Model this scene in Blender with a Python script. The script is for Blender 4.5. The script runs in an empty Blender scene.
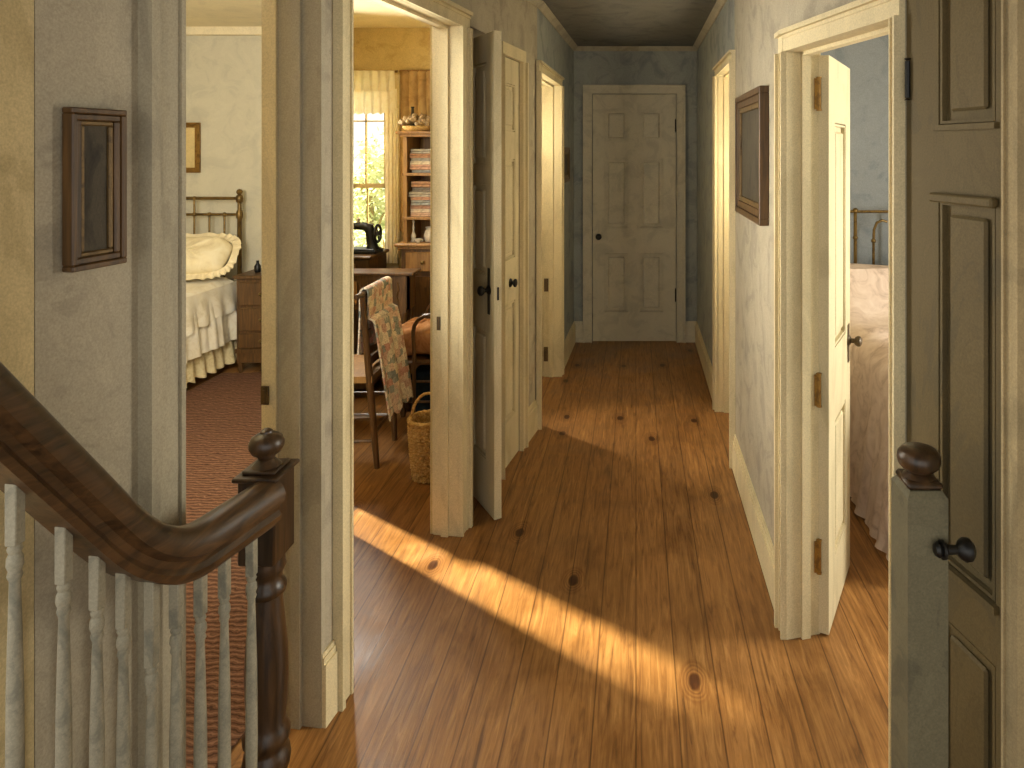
import bpy, bmesh, math, random
from mathutils import Vector, Matrix
random.seed(7)
C = bpy.context.scene.collection
R = math.radians
F, VX, VY, EYE = 700.0, 636.0, 150.0, 1.574      # pixels per unit slope, vanishing point, eye height

# ------------------------------------------------------------------ materials
def lin(c):
    out = []
    for v in c[:3]:
        v = v / 255.0
        out.append(v / 12.92 if v <= .04045 else ((v + .055) / 1.055) ** 2.4)
    return out

def nodes(name):
    m = bpy.data.materials.new(name); m.use_nodes = True
    nt = m.node_tree
    b = nt.nodes['Principled BSDF']
    return m, nt, b

def N(nt, t, **kw):
    n = nt.nodes.new(t)
    for k, v in kw.items():
        if k in n.inputs: n.inputs[k].default_value = v
        else: setattr(n, k, v)
    return n

def ramp(nt, stops, fac):
    r = nt.nodes.new('ShaderNodeValToRGB')
    e = r.color_ramp.elements
    while len(e) < len(stops): e.new(.5)
    for el, (p, c) in zip(e, stops):
        el.position = p; el.color = (*c[:3], 1)
    nt.links.new(fac, r.inputs[0])
    return r.outputs[0]

def mul(c, k): return [min(1, x * k) for x in c]

def wash(name, col, var=.16, scale=5.0, rough=.75, tint=None, stretch=(1, 1, 1), bump=.12, metal=0, grain=.13):
    """painted surface with uneven, blotchy colour like a watercolour wash"""
    m, nt, b = nodes(name)
    c = lin(col); t = lin(tint) if tint else mul(c, 1 - var * 1.6)
    tc = N(nt, 'ShaderNodeTexCoord'); mp = N(nt, 'ShaderNodeMapping')
    mp.inputs['Scale'].default_value = stretch
    nt.links.new(tc.outputs['Object'], mp.inputs[0])
    n1 = N(nt, 'ShaderNodeTexNoise', Scale=scale, Detail=7.0, Roughness=.62, Distortion=.9)
    nt.links.new(mp.outputs[0], n1.inputs['Vector'])
    o = ramp(nt, [(.25, t), (.36, [a * .6 + b * .4 for a, b in zip(t, c)]), (.45, [a * .25 + b * .75 for a, b in zip(t, c)]), (.46, c), (.52, mul(c, 1 + var * .25)), (.535, mul(c, 1 - var * .2)), (.55, mul(c, 1 + var * .45)), (.64, mul(c, 1 + var * .7)), (.65, mul(c, 1 + var * .3)), (.75, mul(c, 1 + var))], n1.outputs[0])
    n2 = N(nt, 'ShaderNodeTexNoise', Scale=230.0, Detail=3.0, Roughness=.7)
    nt.links.new(tc.outputs['Object'], n2.inputs['Vector'])
    g = ramp(nt, [(.3, [1 - grain * 2] * 3), (.7, [1.0] * 3)], n2.outputs[0])
    mx = N(nt, 'ShaderNodeMix', data_type='RGBA', blend_type='MULTIPLY'); mx.inputs[0].default_value = 1
    nt.links.new(o, mx.inputs[6]); nt.links.new(g, mx.inputs[7])
    nt.links.new(mx.outputs[2], b.inputs['Base Color'])
    b.inputs['Roughness'].default_value = rough; b.inputs['Metallic'].default_value = metal
    if rough > .5: b.inputs['Specular IOR Level'].default_value = .25
    if bump:
        bp = N(nt, 'ShaderNodeBump', Strength=bump, Distance=.01)
        nt.links.new(n1.outputs[0], bp.inputs['Height']); nt.links.new(bp.outputs[0], b.inputs['Normal'])
    return m

def wood(name, dark, light, rough=.35, scale=(3, 3, 3), axis=2, bump=.15):
    m, nt, b = nodes(name)
    tc = N(nt, 'ShaderNodeTexCoord'); mp = N(nt, 'ShaderNodeMapping')
    s = [14, 14, 14]; s[axis] = 1.3
    mp.inputs['Scale'].default_value = s
    nt.links.new(tc.outputs['Object'], mp.inputs[0])
    n1 = N(nt, 'ShaderNodeTexNoise', Scale=3.0, Detail=6.0, Roughness=.6, Distortion=1.2)
    nt.links.new(mp.outputs[0], n1.inputs['Vector'])
    o = ramp(nt, [(.28, lin(dark)), (.72, lin(light))], n1.outputs[0])
    nt.links.new(o, b.inputs['Base Color']); b.inputs['Roughness'].default_value = rough
    bp = N(nt, 'ShaderNodeBump', Strength=bump, Distance=.004)
    nt.links.new(n1.outputs[0], bp.inputs['Height']); nt.links.new(bp.outputs[0], b.inputs['Normal'])
    return m

def floor_mat():
    m, nt, b = nodes('pine_boards')
    L = nt.links.new
    tc = N(nt, 'ShaderNodeTexCoord')
    sp = N(nt, 'ShaderNodeSeparateXYZ'); L(tc.outputs['Object'], sp.inputs[0])
    def M(op, a, bb=None, **k):
        n = N(nt, 'ShaderNodeMath', operation=op)
        for i, v in enumerate((a, bb)):
            if v is None: continue
            if isinstance(v, (int, float)): n.inputs[i].default_value = v
            else: L(v, n.inputs[i])
        return n.outputs[0]
    W = .118
    px = M('DIVIDE', sp.outputs[0], W); idx = M('FLOOR', px); fr = M('SUBTRACT', px, idx)
    wn = N(nt, 'ShaderNodeTexWhiteNoise', noise_dimensions='1D'); L(idx, wn.inputs['W'])
    # shift each board's grain by its own random amount
    cb = N(nt, 'ShaderNodeCombineXYZ')
    L(M('MULTIPLY', sp.outputs[0], 60.0), cb.inputs[0]); L(M('ADD', M('MULTIPLY', sp.outputs[1], 4.0), M('MULTIPLY', wn.outputs[0], 40.0)), cb.inputs[1])
    L(M('MULTIPLY', idx, 3.7), cb.inputs[2])
    g = N(nt, 'ShaderNodeTexNoise', Scale=1.0, Detail=6.0, Roughness=.65, Distortion=1.1); L(cb.outputs[0], g.inputs['Vector'])
    base = ramp(nt, [(.25, lin((84, 54, 27))), (.45, lin((142, 98, 52))), (.58, lin((160, 114, 63))), (.75, lin((184, 138, 80)))], g.outputs[0])
    # board tone
    tone = ramp(nt, [(0, [.86] * 3), (1, [1.05] * 3)], wn.outputs[0])
    mx = N(nt, 'ShaderNodeMix', data_type='RGBA', blend_type='MULTIPLY'); mx.inputs[0].default_value = 1
    L(base, mx.inputs[6]); L(tone, mx.inputs[7])
    # blotches
    n2 = N(nt, 'ShaderNodeTexNoise', Scale=3.2, Detail=5.0, Roughness=.6, Distortion=.8); L(tc.outputs['Object'], n2.inputs['Vector'])
    bl = ramp(nt, [(.3, [.62, .58, .54]), (.55, [1] * 3)], n2.outputs[0])
    mx2 = N(nt, 'ShaderNodeMix', data_type='RGBA', blend_type='MULTIPLY'); mx2.inputs[0].default_value = .8
    L(mx.outputs[2], mx2.inputs[6]); L(bl, mx2.inputs[7])
    # knots
    mp = N(nt, 'ShaderNodeMapping'); mp.inputs['Scale'].default_value = (4.6, 2.5, 1); mp.inputs['Location'].default_value = (.37, .2, 0)
    L(tc.outputs['Object'], mp.inputs[0])
    n3 = N(nt, 'ShaderNodeTexNoise', Scale=14.0, Detail=2.0); L(tc.outputs['Object'], n3.inputs['Vector'])
    va = N(nt, 'ShaderNodeMix', data_type='RGBA', blend_type='LINEAR_LIGHT'); va.inputs[0].default_value = .035
    L(mp.outputs[0], va.inputs[6]); L(n3.outputs['Color'], va.inputs[7])
    vo = N(nt, 'ShaderNodeTexVoronoi', voronoi_dimensions='2D', Scale=.78); L(va.outputs[2], vo.inputs['Vector'])
    gate = M('GREATER_THAN', N_sep(nt, vo.outputs['Color']), .46)
    kn = ramp(nt, [(.0, [.16, .1, .08]), (.05, [.22, .15, .1]), (.062, [.45, .36, .28]), (.078, [.9] * 3), (.09, [.55, .46, .38]), (.105, [.95] * 3), (.12, [.62, .54, .46]), (.135, [.96] * 3), (.15, [.75, .68, .6]), (.18, [1] * 3)], vo.outputs['Distance'])
    mx3 = N(nt, 'ShaderNodeMix', data_type='RGBA', blend_type='MULTIPLY'); L(gate, mx3.inputs[0])
    L(mx2.outputs[2], mx3.inputs[6]); L(kn, mx3.inputs[7])
    # seams
    d = M('MINIMUM', fr, M('SUBTRACT', 1.0, fr))
    seam = ramp(nt, [(.0, [.3, .26, .22]), (.012, [.42, .36, .3]), (.026, [1] * 3)], d)
    mx4 = N(nt, 'ShaderNodeMix', data_type='RGBA', blend_type='MULTIPLY'); mx4.inputs[0].default_value = .85
    L(mx3.outputs[2], mx4.inputs[6]); L(seam, mx4.inputs[7])
    L(mx4.outputs[2], b.inputs['Base Color'])
    rr = ramp(nt, [(.3, [.30] * 3), (.7, [.48] * 3)], n2.outputs[0]); L(rr, b.inputs['Roughness'])
    bp = N(nt, 'ShaderNodeBump', Strength=.25, Distance=.004); L(g.outputs[0], bp.inputs['Height']); L(bp.outputs[0], b.inputs['Normal'])
    b.inputs['Specular IOR Level'].default_value = .4
    return m

def N_sep(nt, sock):
    s = nt.nodes.new('ShaderNodeSeparateColor'); nt.links.new(sock, s.inputs[0]); return s.outputs[0]

def cloth(name, cols, scale=9.0, rough=.9, lace=False, trans=0.0, patches=False, wave=False):
    m, nt, b = nodes(name); L = nt.links.new
    tc = N(nt, 'ShaderNodeTexCoord')
    if patches:
        v = N(nt, 'ShaderNodeTexVoronoi', distance='CHEBYCHEV', Scale=scale, Randomness=.55); L(tc.outputs['Object'], v.inputs['Vector'])
        f = N_sep(nt, v.outputs['Color'])
        st = [(i / len(cols), lin(c)) for i, c in enumerate(cols)]
        o = ramp(nt, st, f); nt.nodes[-1].color_ramp.interpolation = 'CONSTANT'
        n = N(nt, 'ShaderNodeTexNoise', Scale=scale * 3, Detail=4.0, Distortion=1.5); L(tc.outputs['Object'], n.inputs['Vector'])
        o2 = ramp(nt, [(.35, [.45, .42, .4]), (.55, [1] * 3)], n.outputs[0])
        mx = N(nt, 'ShaderNodeMix', data_type='RGBA', blend_type='MULTIPLY'); mx.inputs[0].default_value = .8
        L(o, mx.inputs[6]); L(o2, mx.inputs[7]); o = mx.outputs[2]
    elif wave:
        w = N(nt, 'ShaderNodeTexWave', Scale=scale, Distortion=5.0, Detail=3.0, bands_direction='Y'); w.inputs['Detail Scale'].default_value = 2.2
        L(tc.outputs['Object'], w.inputs['Vector'])
        o = ramp(nt, [(i / max(1, len(cols) - 1), lin(c)) for i, c in enumerate(cols)], w.outputs['Fac'])
    else:
        n = N(nt, 'ShaderNodeTexNoise', Scale=scale, Detail=6.0, Roughness=.65, Distortion=1.2); L(tc.outputs['Object'], n.inputs['Vector'])
        o = ramp(nt, [(.25 + .5 * i / max(1, len(cols) - 1), lin(c)) for i, c in enumerate(cols)], n.outputs[0])
    L(o, b.inputs['Base Color']); b.inputs['Roughness'].default_value = rough
    b.inputs['Specular IOR Level'].default_value = .15
    if trans:
        tl = N(nt, 'ShaderNodeBsdfTranslucent'); L(o, tl.inputs[0])
        ms = N(nt, 'ShaderNodeMixShader'); ms.inputs[0].default_value = trans
        L(b.outputs[0], ms.inputs[1]); L(tl.outputs[0], ms.inputs[2])
        L(ms.outputs[0], nt.nodes['Material Output'].inputs[0])
    return m

M = {}
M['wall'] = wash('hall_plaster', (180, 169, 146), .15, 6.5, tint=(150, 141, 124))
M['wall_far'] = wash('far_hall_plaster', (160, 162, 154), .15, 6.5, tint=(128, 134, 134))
M['wall_bed'] = wash('bedroom_plaster', (210, 203, 178), .08, 6.0, tint=(195, 189, 167))
M['wall_blue'] = wash('blue_bedroom_plaster', (146, 151, 154), .1, 6.5, tint=(124, 132, 138))
M['wall_sew'] = wash('ochre_wallpaper', (206, 184, 128), .12, 9.0, tint=(184, 158, 98))
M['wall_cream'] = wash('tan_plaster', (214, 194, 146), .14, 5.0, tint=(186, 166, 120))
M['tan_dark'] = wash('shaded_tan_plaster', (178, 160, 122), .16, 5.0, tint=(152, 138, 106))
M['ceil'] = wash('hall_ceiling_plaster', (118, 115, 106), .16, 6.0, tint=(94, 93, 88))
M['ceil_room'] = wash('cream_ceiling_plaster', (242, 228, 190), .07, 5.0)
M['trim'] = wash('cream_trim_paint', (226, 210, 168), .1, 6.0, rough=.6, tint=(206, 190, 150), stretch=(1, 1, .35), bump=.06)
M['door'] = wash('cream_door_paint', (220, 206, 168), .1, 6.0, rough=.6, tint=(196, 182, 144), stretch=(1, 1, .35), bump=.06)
M['trim_shade_grey'] = wash('shade_grey_trim_paint', (180, 170, 146), .13, 6.0, rough=.65, tint=(150, 142, 124), stretch=(1, 1, .35), bump=.08)  # bedroom frame's hall shade put into its grey; the crown shares it
M['door_grey'] = wash('grey_white_door_paint', (212, 203, 178), .09, 7.0, rough=.65, tint=(188, 180, 158), bump=.08)
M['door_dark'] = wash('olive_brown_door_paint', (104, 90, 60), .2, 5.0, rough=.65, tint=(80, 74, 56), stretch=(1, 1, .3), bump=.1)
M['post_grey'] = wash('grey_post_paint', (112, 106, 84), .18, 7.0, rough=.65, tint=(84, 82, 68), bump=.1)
M['baluster'] = wash('grey_white_baluster_paint', (156, 150, 130), .16, 12.0, rough=.6, tint=(116, 116, 104), bump=.08)
M['floor'] = floor_mat()
M['rail'] = wood('dark_walnut', (17, 11, 7), (80, 56, 32), .36, axis=2)
M['rail_y'] = wood('dark_walnut_rail', (18, 12, 7), (96, 68, 40), .38, axis=1)
M['walnut'] = wood('walnut_furniture', (56, 38, 20), (112, 80, 44), .4)
M['oak'] = wood('honey_oak', (112, 80, 40), (170, 128, 72), .45)
M['chairwood'] = wood('chair_wood', (52, 35, 18), (104, 72, 38), .35)
M['frame'] = wood('brown_frame_wood', (48, 33, 18), (108, 78, 42), .45)
M['gilt'] = wash('gilt', (150, 112, 52), .2, 20, rough=.4, metal=.5, tint=(92, 64, 28))
M['gilt_dull'] = wash('dull_gilt', (116, 92, 54), .2, 20, rough=.5, metal=.3, tint=(60, 44, 24))
M['iron'] = wash('black_iron', (26, 25, 24), .2, 20, rough=.4, metal=.3)
M['brass'] = wash('aged_brass', (124, 100, 56), .2, 20, rough=.4, metal=.7, tint=(80, 62, 34))
M['hinge'] = wash('brass_hinge', (158, 118, 52), .2, 30, rough=.45, metal=.5, tint=(96, 66, 26))
M['bronze'] = wash('dark_bronze', (96, 76, 46), .2, 20, rough=.4, metal=.3, tint=(58, 46, 30))
M['canvas'] = wash('dark_old_canvas', (78, 70, 56), .4, 14, rough=.6, tint=(40, 36, 30), stretch=(1, 1, .5))
M['paper'] = wash('faded_print', (214, 190, 132), .12, 9)
M['spread'] = cloth('white_bedspread_cotton', [(216, 204, 174), (244, 236, 216), (250, 246, 232)], 7)
M['lace'] = cloth('cream_lace', [(196, 176, 128), (228, 212, 168), (238, 226, 190)], 30, trans=.1)
M['pillow'] = cloth('cream_pillow_linen', [(200, 182, 140), (232, 218, 180), (242, 232, 202)], 8)
M['pink'] = cloth('pale_pink_bedspread', [(168, 146, 132), (214, 194, 180), (230, 214, 202)], 9)
M['quilt'] = cloth('patchwork_cotton', [(220, 190, 174), (160, 164, 158), (232, 220, 200), (200, 156, 144), (236, 224, 206), (134, 142, 142), (224, 200, 182), (214, 206, 190), (206, 172, 158)], 30, patches=True)
M['cushion'] = cloth('rust_cushion_cloth', [(120, 80, 48), (178, 128, 84), (204, 164, 120)], 9)
M['navy'] = cloth('navy_cloth', [(20, 28, 36), (40, 52, 62)], 10)
M['rug'] = cloth('rag_rug', [(70, 48, 36), (112, 78, 58), (92, 64, 48), (132, 98, 78)], 13, wave=True)
M['curtain'] = cloth('sheer_lace_curtain', [(238, 232, 214), (250, 246, 234), (254, 252, 246)], 22, trans=.75)
M['drape'] = cloth('brown_striped_drape', [(148, 118, 76), (190, 158, 108), (206, 178, 130)], 9, trans=.3)
M['wicker'] = cloth('wicker', [(126, 94, 48), (196, 160, 98), (226, 198, 138)], 60)
M['dried'] = cloth('dried_flowers', [(96, 80, 56), (146, 124, 92), (190, 170, 136)], 40)
M['china'] = wash('white_china', (226, 218, 200), .06, 20, rough=.3, bump=0)
M['leaf'] = cloth('tree_leaves', [(168, 178, 142), (198, 204, 172), (222, 222, 198)], 6, trans=.5)  # greens paled, outdoor glare put into the leaf colour
M['leaf2'] = cloth('shrub_leaves', [(174, 184, 152), (202, 206, 178), (222, 222, 198)], 6, trans=.5)  # shrub greens carry the same glare in their colour
M['bark'] = wash('bark', (150, 138, 110), .2, 12)
M['lawn'] = wash('lawn', (134, 144, 84), .2, 6)
M['outer'] = wash('outer_plaster', (190, 180, 160), .1, 4)
mg, ntg, bg = nodes('window_pane_glass')
bg.inputs['Base Color'].default_value = (.95, .96, .92, 1); bg.inputs['Roughness'].default_value = .02
tr = N(ntg, 'ShaderNodeBsdfTransparent'); tr.inputs[0].default_value = (.96, .97, .94, 1)
gl = N(ntg, 'ShaderNodeBsdfGlossy'); gl.inputs['Roughness'].default_value = .05
ms = N(ntg, 'ShaderNodeMixShader'); ms.inputs[0].default_value = .04
ntg.links.new(tr.outputs[0], ms.inputs[1]); ntg.links.new(gl.outputs[0], ms.inputs[2])
ntg.links.new(ms.outputs[0], ntg.nodes['Material Output'].inputs[0])
M['glass'] = mg

# ------------------------------------------------------------------ mesh helpers
def tag(o, label=None, cat=None, group=None, kind=None):
    if label: o['label'] = label
    if cat: o['category'] = cat
    if group: o['group'] = group
    if kind: o['kind'] = kind
    return o

def empty(name, loc, rotz=0):
    o = bpy.data.objects.new(name, None); C.objects.link(o)
    o.location = loc; o.rotation_euler = (0, 0, rotz); o.empty_display_size = .05
    return o

class MB:
    def __init__(self): self.bm = bmesh.new()
    def add(self, vs, fs):
        v = [self.bm.verts.new(p) for p in vs]
        out = []
        for f in fs:
            try: out.append(self.bm.faces.new([v[i] for i in f]))
            except ValueError: pass
        return v, out
    def box(self, x0, x1, y0, y1, z0, z1, bev=0, seg=1):
        v, f = self.add([(x0, y0, z0), (x1, y0, z0), (x1, y1, z0), (x0, y1, z0), (x0, y0, z1), (x1, y0, z1), (x1, y1, z1), (x0, y1, z1)],
                        [(3, 2, 1, 0), (4, 5, 6, 7), (0, 1, 5, 4), (1, 2, 6, 5), (2, 3, 7, 6), (3, 0, 4, 7)])
        if bev:
            es = list({e for ff in f for e in ff.edges})
            bmesh.ops.bevel(self.bm, geom=es, offset=bev, segments=seg, affect='EDGES', profile=.5)
        return self
    def prism(self, poly, z0, z1):
        """plan polygon (any orientation) raised from z0 to z1"""
        a = sum(poly[i][0] * poly[(i + 1) % len(poly)][1] - poly[(i + 1) % len(poly)][0] * poly[i][1] for i in range(len(poly)))
        p = list(poly) if a > 0 else list(reversed(poly)); n = len(p)
        self.add([(x, y, z0) for x, y in p] + [(x, y, z1) for x, y in p],
                 [tuple(range(n - 1, -1, -1)), tuple(range(n, 2 * n))] + [(i, (i + 1) % n, n + (i + 1) % n, n + i) for i in range(n)])
        return self
    def seg(self, p, q, n, a, b, z0, z1):
        """box along plan segment p-q between offsets a and b on normal n"""
        p, q, n = Vector(p), Vector(q), Vector(n)
        return self.prism([tuple(p + n * a), tuple(q + n * a), tuple(q + n * b), tuple(p + n * b)], z0, z1)
    def lathe(self, prof, o=(0, 0, 0), axis='Z', seg=20, cap=True):
        rings = []
        for r, h in prof:
            ring = []
            for i in range(seg):
                a = 2 * math.pi * i / seg; u, w = r * math.cos(a), r * math.sin(a)
                p = {'Z': (u, w, h), 'X': (h, u, w), 'Y': (w, h, u)}[axis]
                ring.append(self.bm.verts.new((o[0] + p[0], o[1] + p[1], o[2] + p[2])))
            rings.append(ring)
        for a, b in zip(rings, rings[1:]):
            for i in range(seg):
                j = (i + 1) % seg
                self.bm.faces.new((a[i], a[j], b[j], b[i]))
        if cap:
            self.bm.faces.new(rings[0][::-1]); self.bm.faces.new(rings[-1])
        return self
    def tube(self, pts, r, seg=8, closed=False):
        pts = [Vector(p) for p in pts]; n = len(pts); rings = []
        rr = r if isinstance(r, (list, tuple)) else [r] * n
        side = None
        for i, p in enumerate(pts):
            t = (pts[(i + 1) % n] - pts[i - 1]) if closed else (pts[min(i + 1, n - 1)] - pts[max(i - 1, 0)])
            t.normalize()
            if side is None: side = t.orthogonal().normalized()
            side = (side - t * side.dot(t)).normalized(); up = t.cross(side)
            rings.append([self.bm.verts.new(p + (side * math.cos(2 * math.pi * k / seg) + up * math.sin(2 * math.pi * k / seg)) * rr[i]) for k in range(seg)])
        pairs = list(zip(rings, rings[1:])) + ([(rings[-1], rings[0])] if closed else [])
        for a, b in pairs:
            for k in range(seg):
                j = (k + 1) % seg; self.bm.faces.new((a[k], a[j], b[j], b[k]))
        if not closed:
            self.bm.faces.new(rings[0][::-1]); self.bm.faces.new(rings[-1])
        return self
    def sweep(self, pts, prof):
        """profile (side, up) swept along pts with the up axis kept vertical-ish"""
        pts = [Vector(p) for p in pts]; rings = []
        for i, p in enumerate(pts):
            t = (pts[min(i + 1, len(pts) - 1)] - pts[max(i - 1, 0)]).normalized()
            s = t.cross(Vector((0, 0, 1))).normalized(); u = s.cross(t)
            rings.append([self.bm.verts.new(p + s * a + u * b) for a, b in prof])
        k = len(prof)
        for a, b in zip(rings, rings[1:]):
            for i in range(k):
                j = (i + 1) % k; self.bm.faces.new((a[i], a[j], b[j], b[i]))
        self.bm.faces.new(rings[0][::-1]); self.bm.faces.new(rings[-1])
        return self
    def grid(self, fn, nu, nv, thick=0):
        vs = [[self.bm.verts.new(fn(i / nu, j / nv)) for j in range(nv + 1)] for i in range(nu + 1)]
        fs = [self.bm.faces.new((vs[i][j], vs[i + 1][j], vs[i + 1][j + 1], vs[i][j + 1])) for i in range(nu) for j in range(nv)]
        if thick: 
            bmesh.ops.recalc_face_normals(self.bm, faces=fs)
            bmesh.ops.solidify(self.bm, geom=fs, thickness=thick)
        return self
    def ball(self, c, r, seg=16, sq=(1, 1, 1)):
        g = bmesh.ops.create_uvsphere(self.bm, u_segments=seg, v_segments=max(6, seg // 2), radius=r)
        for v in g['verts']:
            v.co = Vector((v.co.x * sq[0] + c[0], v.co.y * sq[1] + c[1], v.co.z * sq[2] + c[2]))
        return self
    def build(self, name, m, parent=None, smooth=False):
        bmesh.ops.recalc_face_normals(self.bm, faces=self.bm.faces[:])
        me = bpy.data.meshes.new(name); self.bm.to_mesh(me); self.bm.free()
        me.materials.append(M[m] if isinstance(m, str) else m)
        if smooth:
            for p in me.polygons: p.use_smooth = True
            try: me.set_sharp_from_angle(angle=R(42))
            except Exception: pass
        o = bpy.data.objects.new(name, me); C.objects.link(o)
        if parent: o.parent = parent
        return o

def struct(name, mb, m, label=None, cat=None):
    return tag(mb.build(name, m), label, cat, kind='structure')

# ------------------------------------------------------------------ plan of the hall
CEIL = 2.42
def LX(y): return -1.1328 + .1432 * y if y < 4.0 else -.56 + .0287 * (y - 4.0)      # left hall wall face
def LP(y): return (LX(y), y)
ln = Vector((1, -.1432)).normalized(); LN = (ln.x, ln.y)                            # its normal, into the hall
LN2 = (1, -.0287)
def RX(y): return .487 + (.243 * (2.25 - y) if y < 2.25 else .0037 * (y - 2.25))
def RP(y): return (RX(y), y)
rn = Vector((-1, -.243)).normalized(); RN = (rn.x, rn.y)
RN2 = (-1, 0)
FARY = 5.74

def wallseg(mb, p, q, n, th, z0=0, z1=CEIL): return mb.seg(p, q, n, -th, 0, z0, z1)

# floor & ceilings
struct('floor', MB().box(-5.6, 3.0, -1.6, 6.2, -.12, 0), 'floor', 'worn brown pine board floor with dark knots running down the hall', 'floor')
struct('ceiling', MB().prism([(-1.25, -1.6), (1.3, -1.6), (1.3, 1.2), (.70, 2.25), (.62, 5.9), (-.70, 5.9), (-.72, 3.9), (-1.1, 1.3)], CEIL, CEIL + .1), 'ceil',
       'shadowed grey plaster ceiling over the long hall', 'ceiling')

# left wall
JL = .018
mb = MB()
wallseg(mb, LP(1.131), LP(1.416 - JL), LN, .165)
mb.seg(LP(1.416 - JL), LP(1.905 + JL), LN, -.165, 0, 2.08 + JL, CEIL)
wallseg(mb, LP(1.905 + JL), LP(2.035 - JL), LN, .165)
mb.seg(LP(2.035 - JL), LP(2.85 + JL), LN, -.105, 0, 2.08 + JL, CEIL)
wallseg(mb, LP(2.85 + JL), LP(2.955), LN, .105)
mb.seg(LP(2.955), LP(3.345), LN, -.10, 0, 2.10, CEIL)
wallseg(mb, LP(3.345), LP(3.36), LN, .10)
mb.seg(LP(3.36), LP(3.66), LN, -.10, 0, 2.035, CEIL)
wallseg(mb, LP(3.66), LP(4.0 - JL), LN, .10)
struct('wall_left', mb, 'wall', 'mottled grey plaster wall on the left of the hall, broken by doorways', 'wall')
mb = MB()
mb.prism([LP(4.0 - JL), LP(4.86 + JL), (LX(4.86) - .105, 4.86 + JL), (LX(4.0) - .105, 4.0 - JL)], 2.02 + JL, CEIL)
mb.prism([LP(4.86 + JL), LP(FARY + .1), (LX(FARY) - .105, FARY + .1), (LX(4.86) - .105, 4.86 + JL)], 0, CEIL)
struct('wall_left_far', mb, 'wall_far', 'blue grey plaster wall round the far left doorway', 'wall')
# tan wall end left of the picture wall
mb = MB().prism([(LX(1.131), 1.129), (LX(1.131), 1.05), (-2.6, 1.05), (-2.6, 1.129)], 0, CEIL)
struct('wall_stair', mb, 'wall_cream', 'tan plaster wall end at the left behind the stair rail', 'wall')

# right wall
mb = MB()
wallseg(mb, (RX(5.74), FARY + .1), (RX(4.205), 4.205 + JL), RN2, .095)
mb.seg((RX(4.205), 4.205 + JL), (RX(3.51), 3.51 - JL), RN2, -.095, 0, 2.02 + JL, CEIL)
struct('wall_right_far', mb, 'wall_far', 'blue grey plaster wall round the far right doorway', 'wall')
mb = MB()
wallseg(mb, (RX(3.51), 3.51 - JL), (RX(2.25), 2.25 + JL + .03), RN2, .095)
mb.seg(RP(2.25 + .0), RP(1.68 - JL), RN, -.095, 0, 1.89 + JL, CEIL)
mb.box(.487, .582, 2.25, 2.25 + JL + .03, 1.91, CEIL)
wallseg(mb, RP(1.68 - JL), RP(1.648), RN, .095)
mb.seg(RP(1.648), RP(1.33), RN, -.095, 0, 2.03, CEIL)
struct('wall_right', mb, 'wall', 'mottled plaster wall on the right of the hall holding a dark picture', 'wall')
mb = MB(); wallseg(mb, RP(1.33), RP(.2), RN, .095)
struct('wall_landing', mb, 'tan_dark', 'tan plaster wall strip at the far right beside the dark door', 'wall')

# far wall with a blind recess for its door
dx0, dx1 = (592 - VX) * FARY / F, (676.5 - VX) * FARY / F
DH = 2.035
mb = MB()
mb.box(LX(FARY) - .1, dx0, FARY, FARY + .1, 0, CEIL).box(dx1, RX(FARY) + .1, FARY, FARY + .1, 0, CEIL).box(dx0, dx1, FARY, FARY + .1, DH, CEIL)
mb.box(dx0 - .02, dx1 + .02, FARY + .1, FARY + .13, 0, CEIL)
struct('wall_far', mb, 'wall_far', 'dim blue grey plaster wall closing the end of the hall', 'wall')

# ------------------------------------------------------------------ openings: casings, jambs, stops
trim_n = [0]
def trim(mb, label, m='trim', cat='door frame'):
    trim_n[0] += 1
    return struct('trim_%d' % trim_n[0], mb, m, label, cat)

def casing_v(mb, p, q, n, z0, z1, outer):
    """vertical casing board with a back band on the outer edge and a bead on the inner edge; p is the opening edge"""
    p, q = Vector(p), Vector(q); d = (q - p)
    mb.seg(p, q, n, 0, .016, z0, z1)
    mb.seg(p + d * .78, q, n, .016, .03, z0, z1)
    mb.seg(p, p + d * .12, n, .016, .022, z0, z1)
    mb.seg(p + d * .60, p + d * .70, n, .016, .020, z0, z1)

def frame(A, B, n, head, th, w=.085, room_side=True, near=True, far=True, plinth=True, wf=None, wh=None):
    A, B = Vector(A), Vector(B); nn = Vector(n); d = (B - A).normalized()
    wf = wf or w
    mb = MB()
    if near: casing_v(mb, A, A - d * w, n, 0, head, True)
    if far: casing_v(mb, B, B + d * wf, n, 0, head, True)
    wh = wh or w
    a, b = (A - d * w if near else A), (B + d * wf if far else B)
    mb.seg(a, b, n, 0, .0165, head, head + wh)
    mb.seg(a, b, n, .016, .031, head + wh * .78, head + wh)
    mb.seg(a, b, n, .016, .021, head + wh * .60, head + wh * .70)
    # jambs and head liner
    mb.seg(A - d * JL, A, n, -th, .004, 0, head)
    mb.seg(B, B + d * JL, n, -th, .004, 0, head)
    mb.seg(A - d * JL, B + d * JL, n, -th, .004, head, head + JL)
    # stops
    s0, s1 = -th * .66, -th * .66 + .03
    mb.seg(A, A + d * .012, n, s0, s1, 0, head); mb.seg(B - d * .012, B, n, s0, s1, 0, head); mb.seg(A, B, n, s0, s1, head - .012, head)
    if room_side:
        mb.seg(A - d * w * .8, A - d * .005, n, -th - .016, -th, 0, head + .005)
        mb.seg(B + d * .005, B + d * w * .8, n, -th - .016, -th, 0, head + .005)
        mb.seg(A - d * w * .8, B + d * w * .8, n, -th - .016, -th, head + .005, head + w * .8)
    return mb

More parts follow.
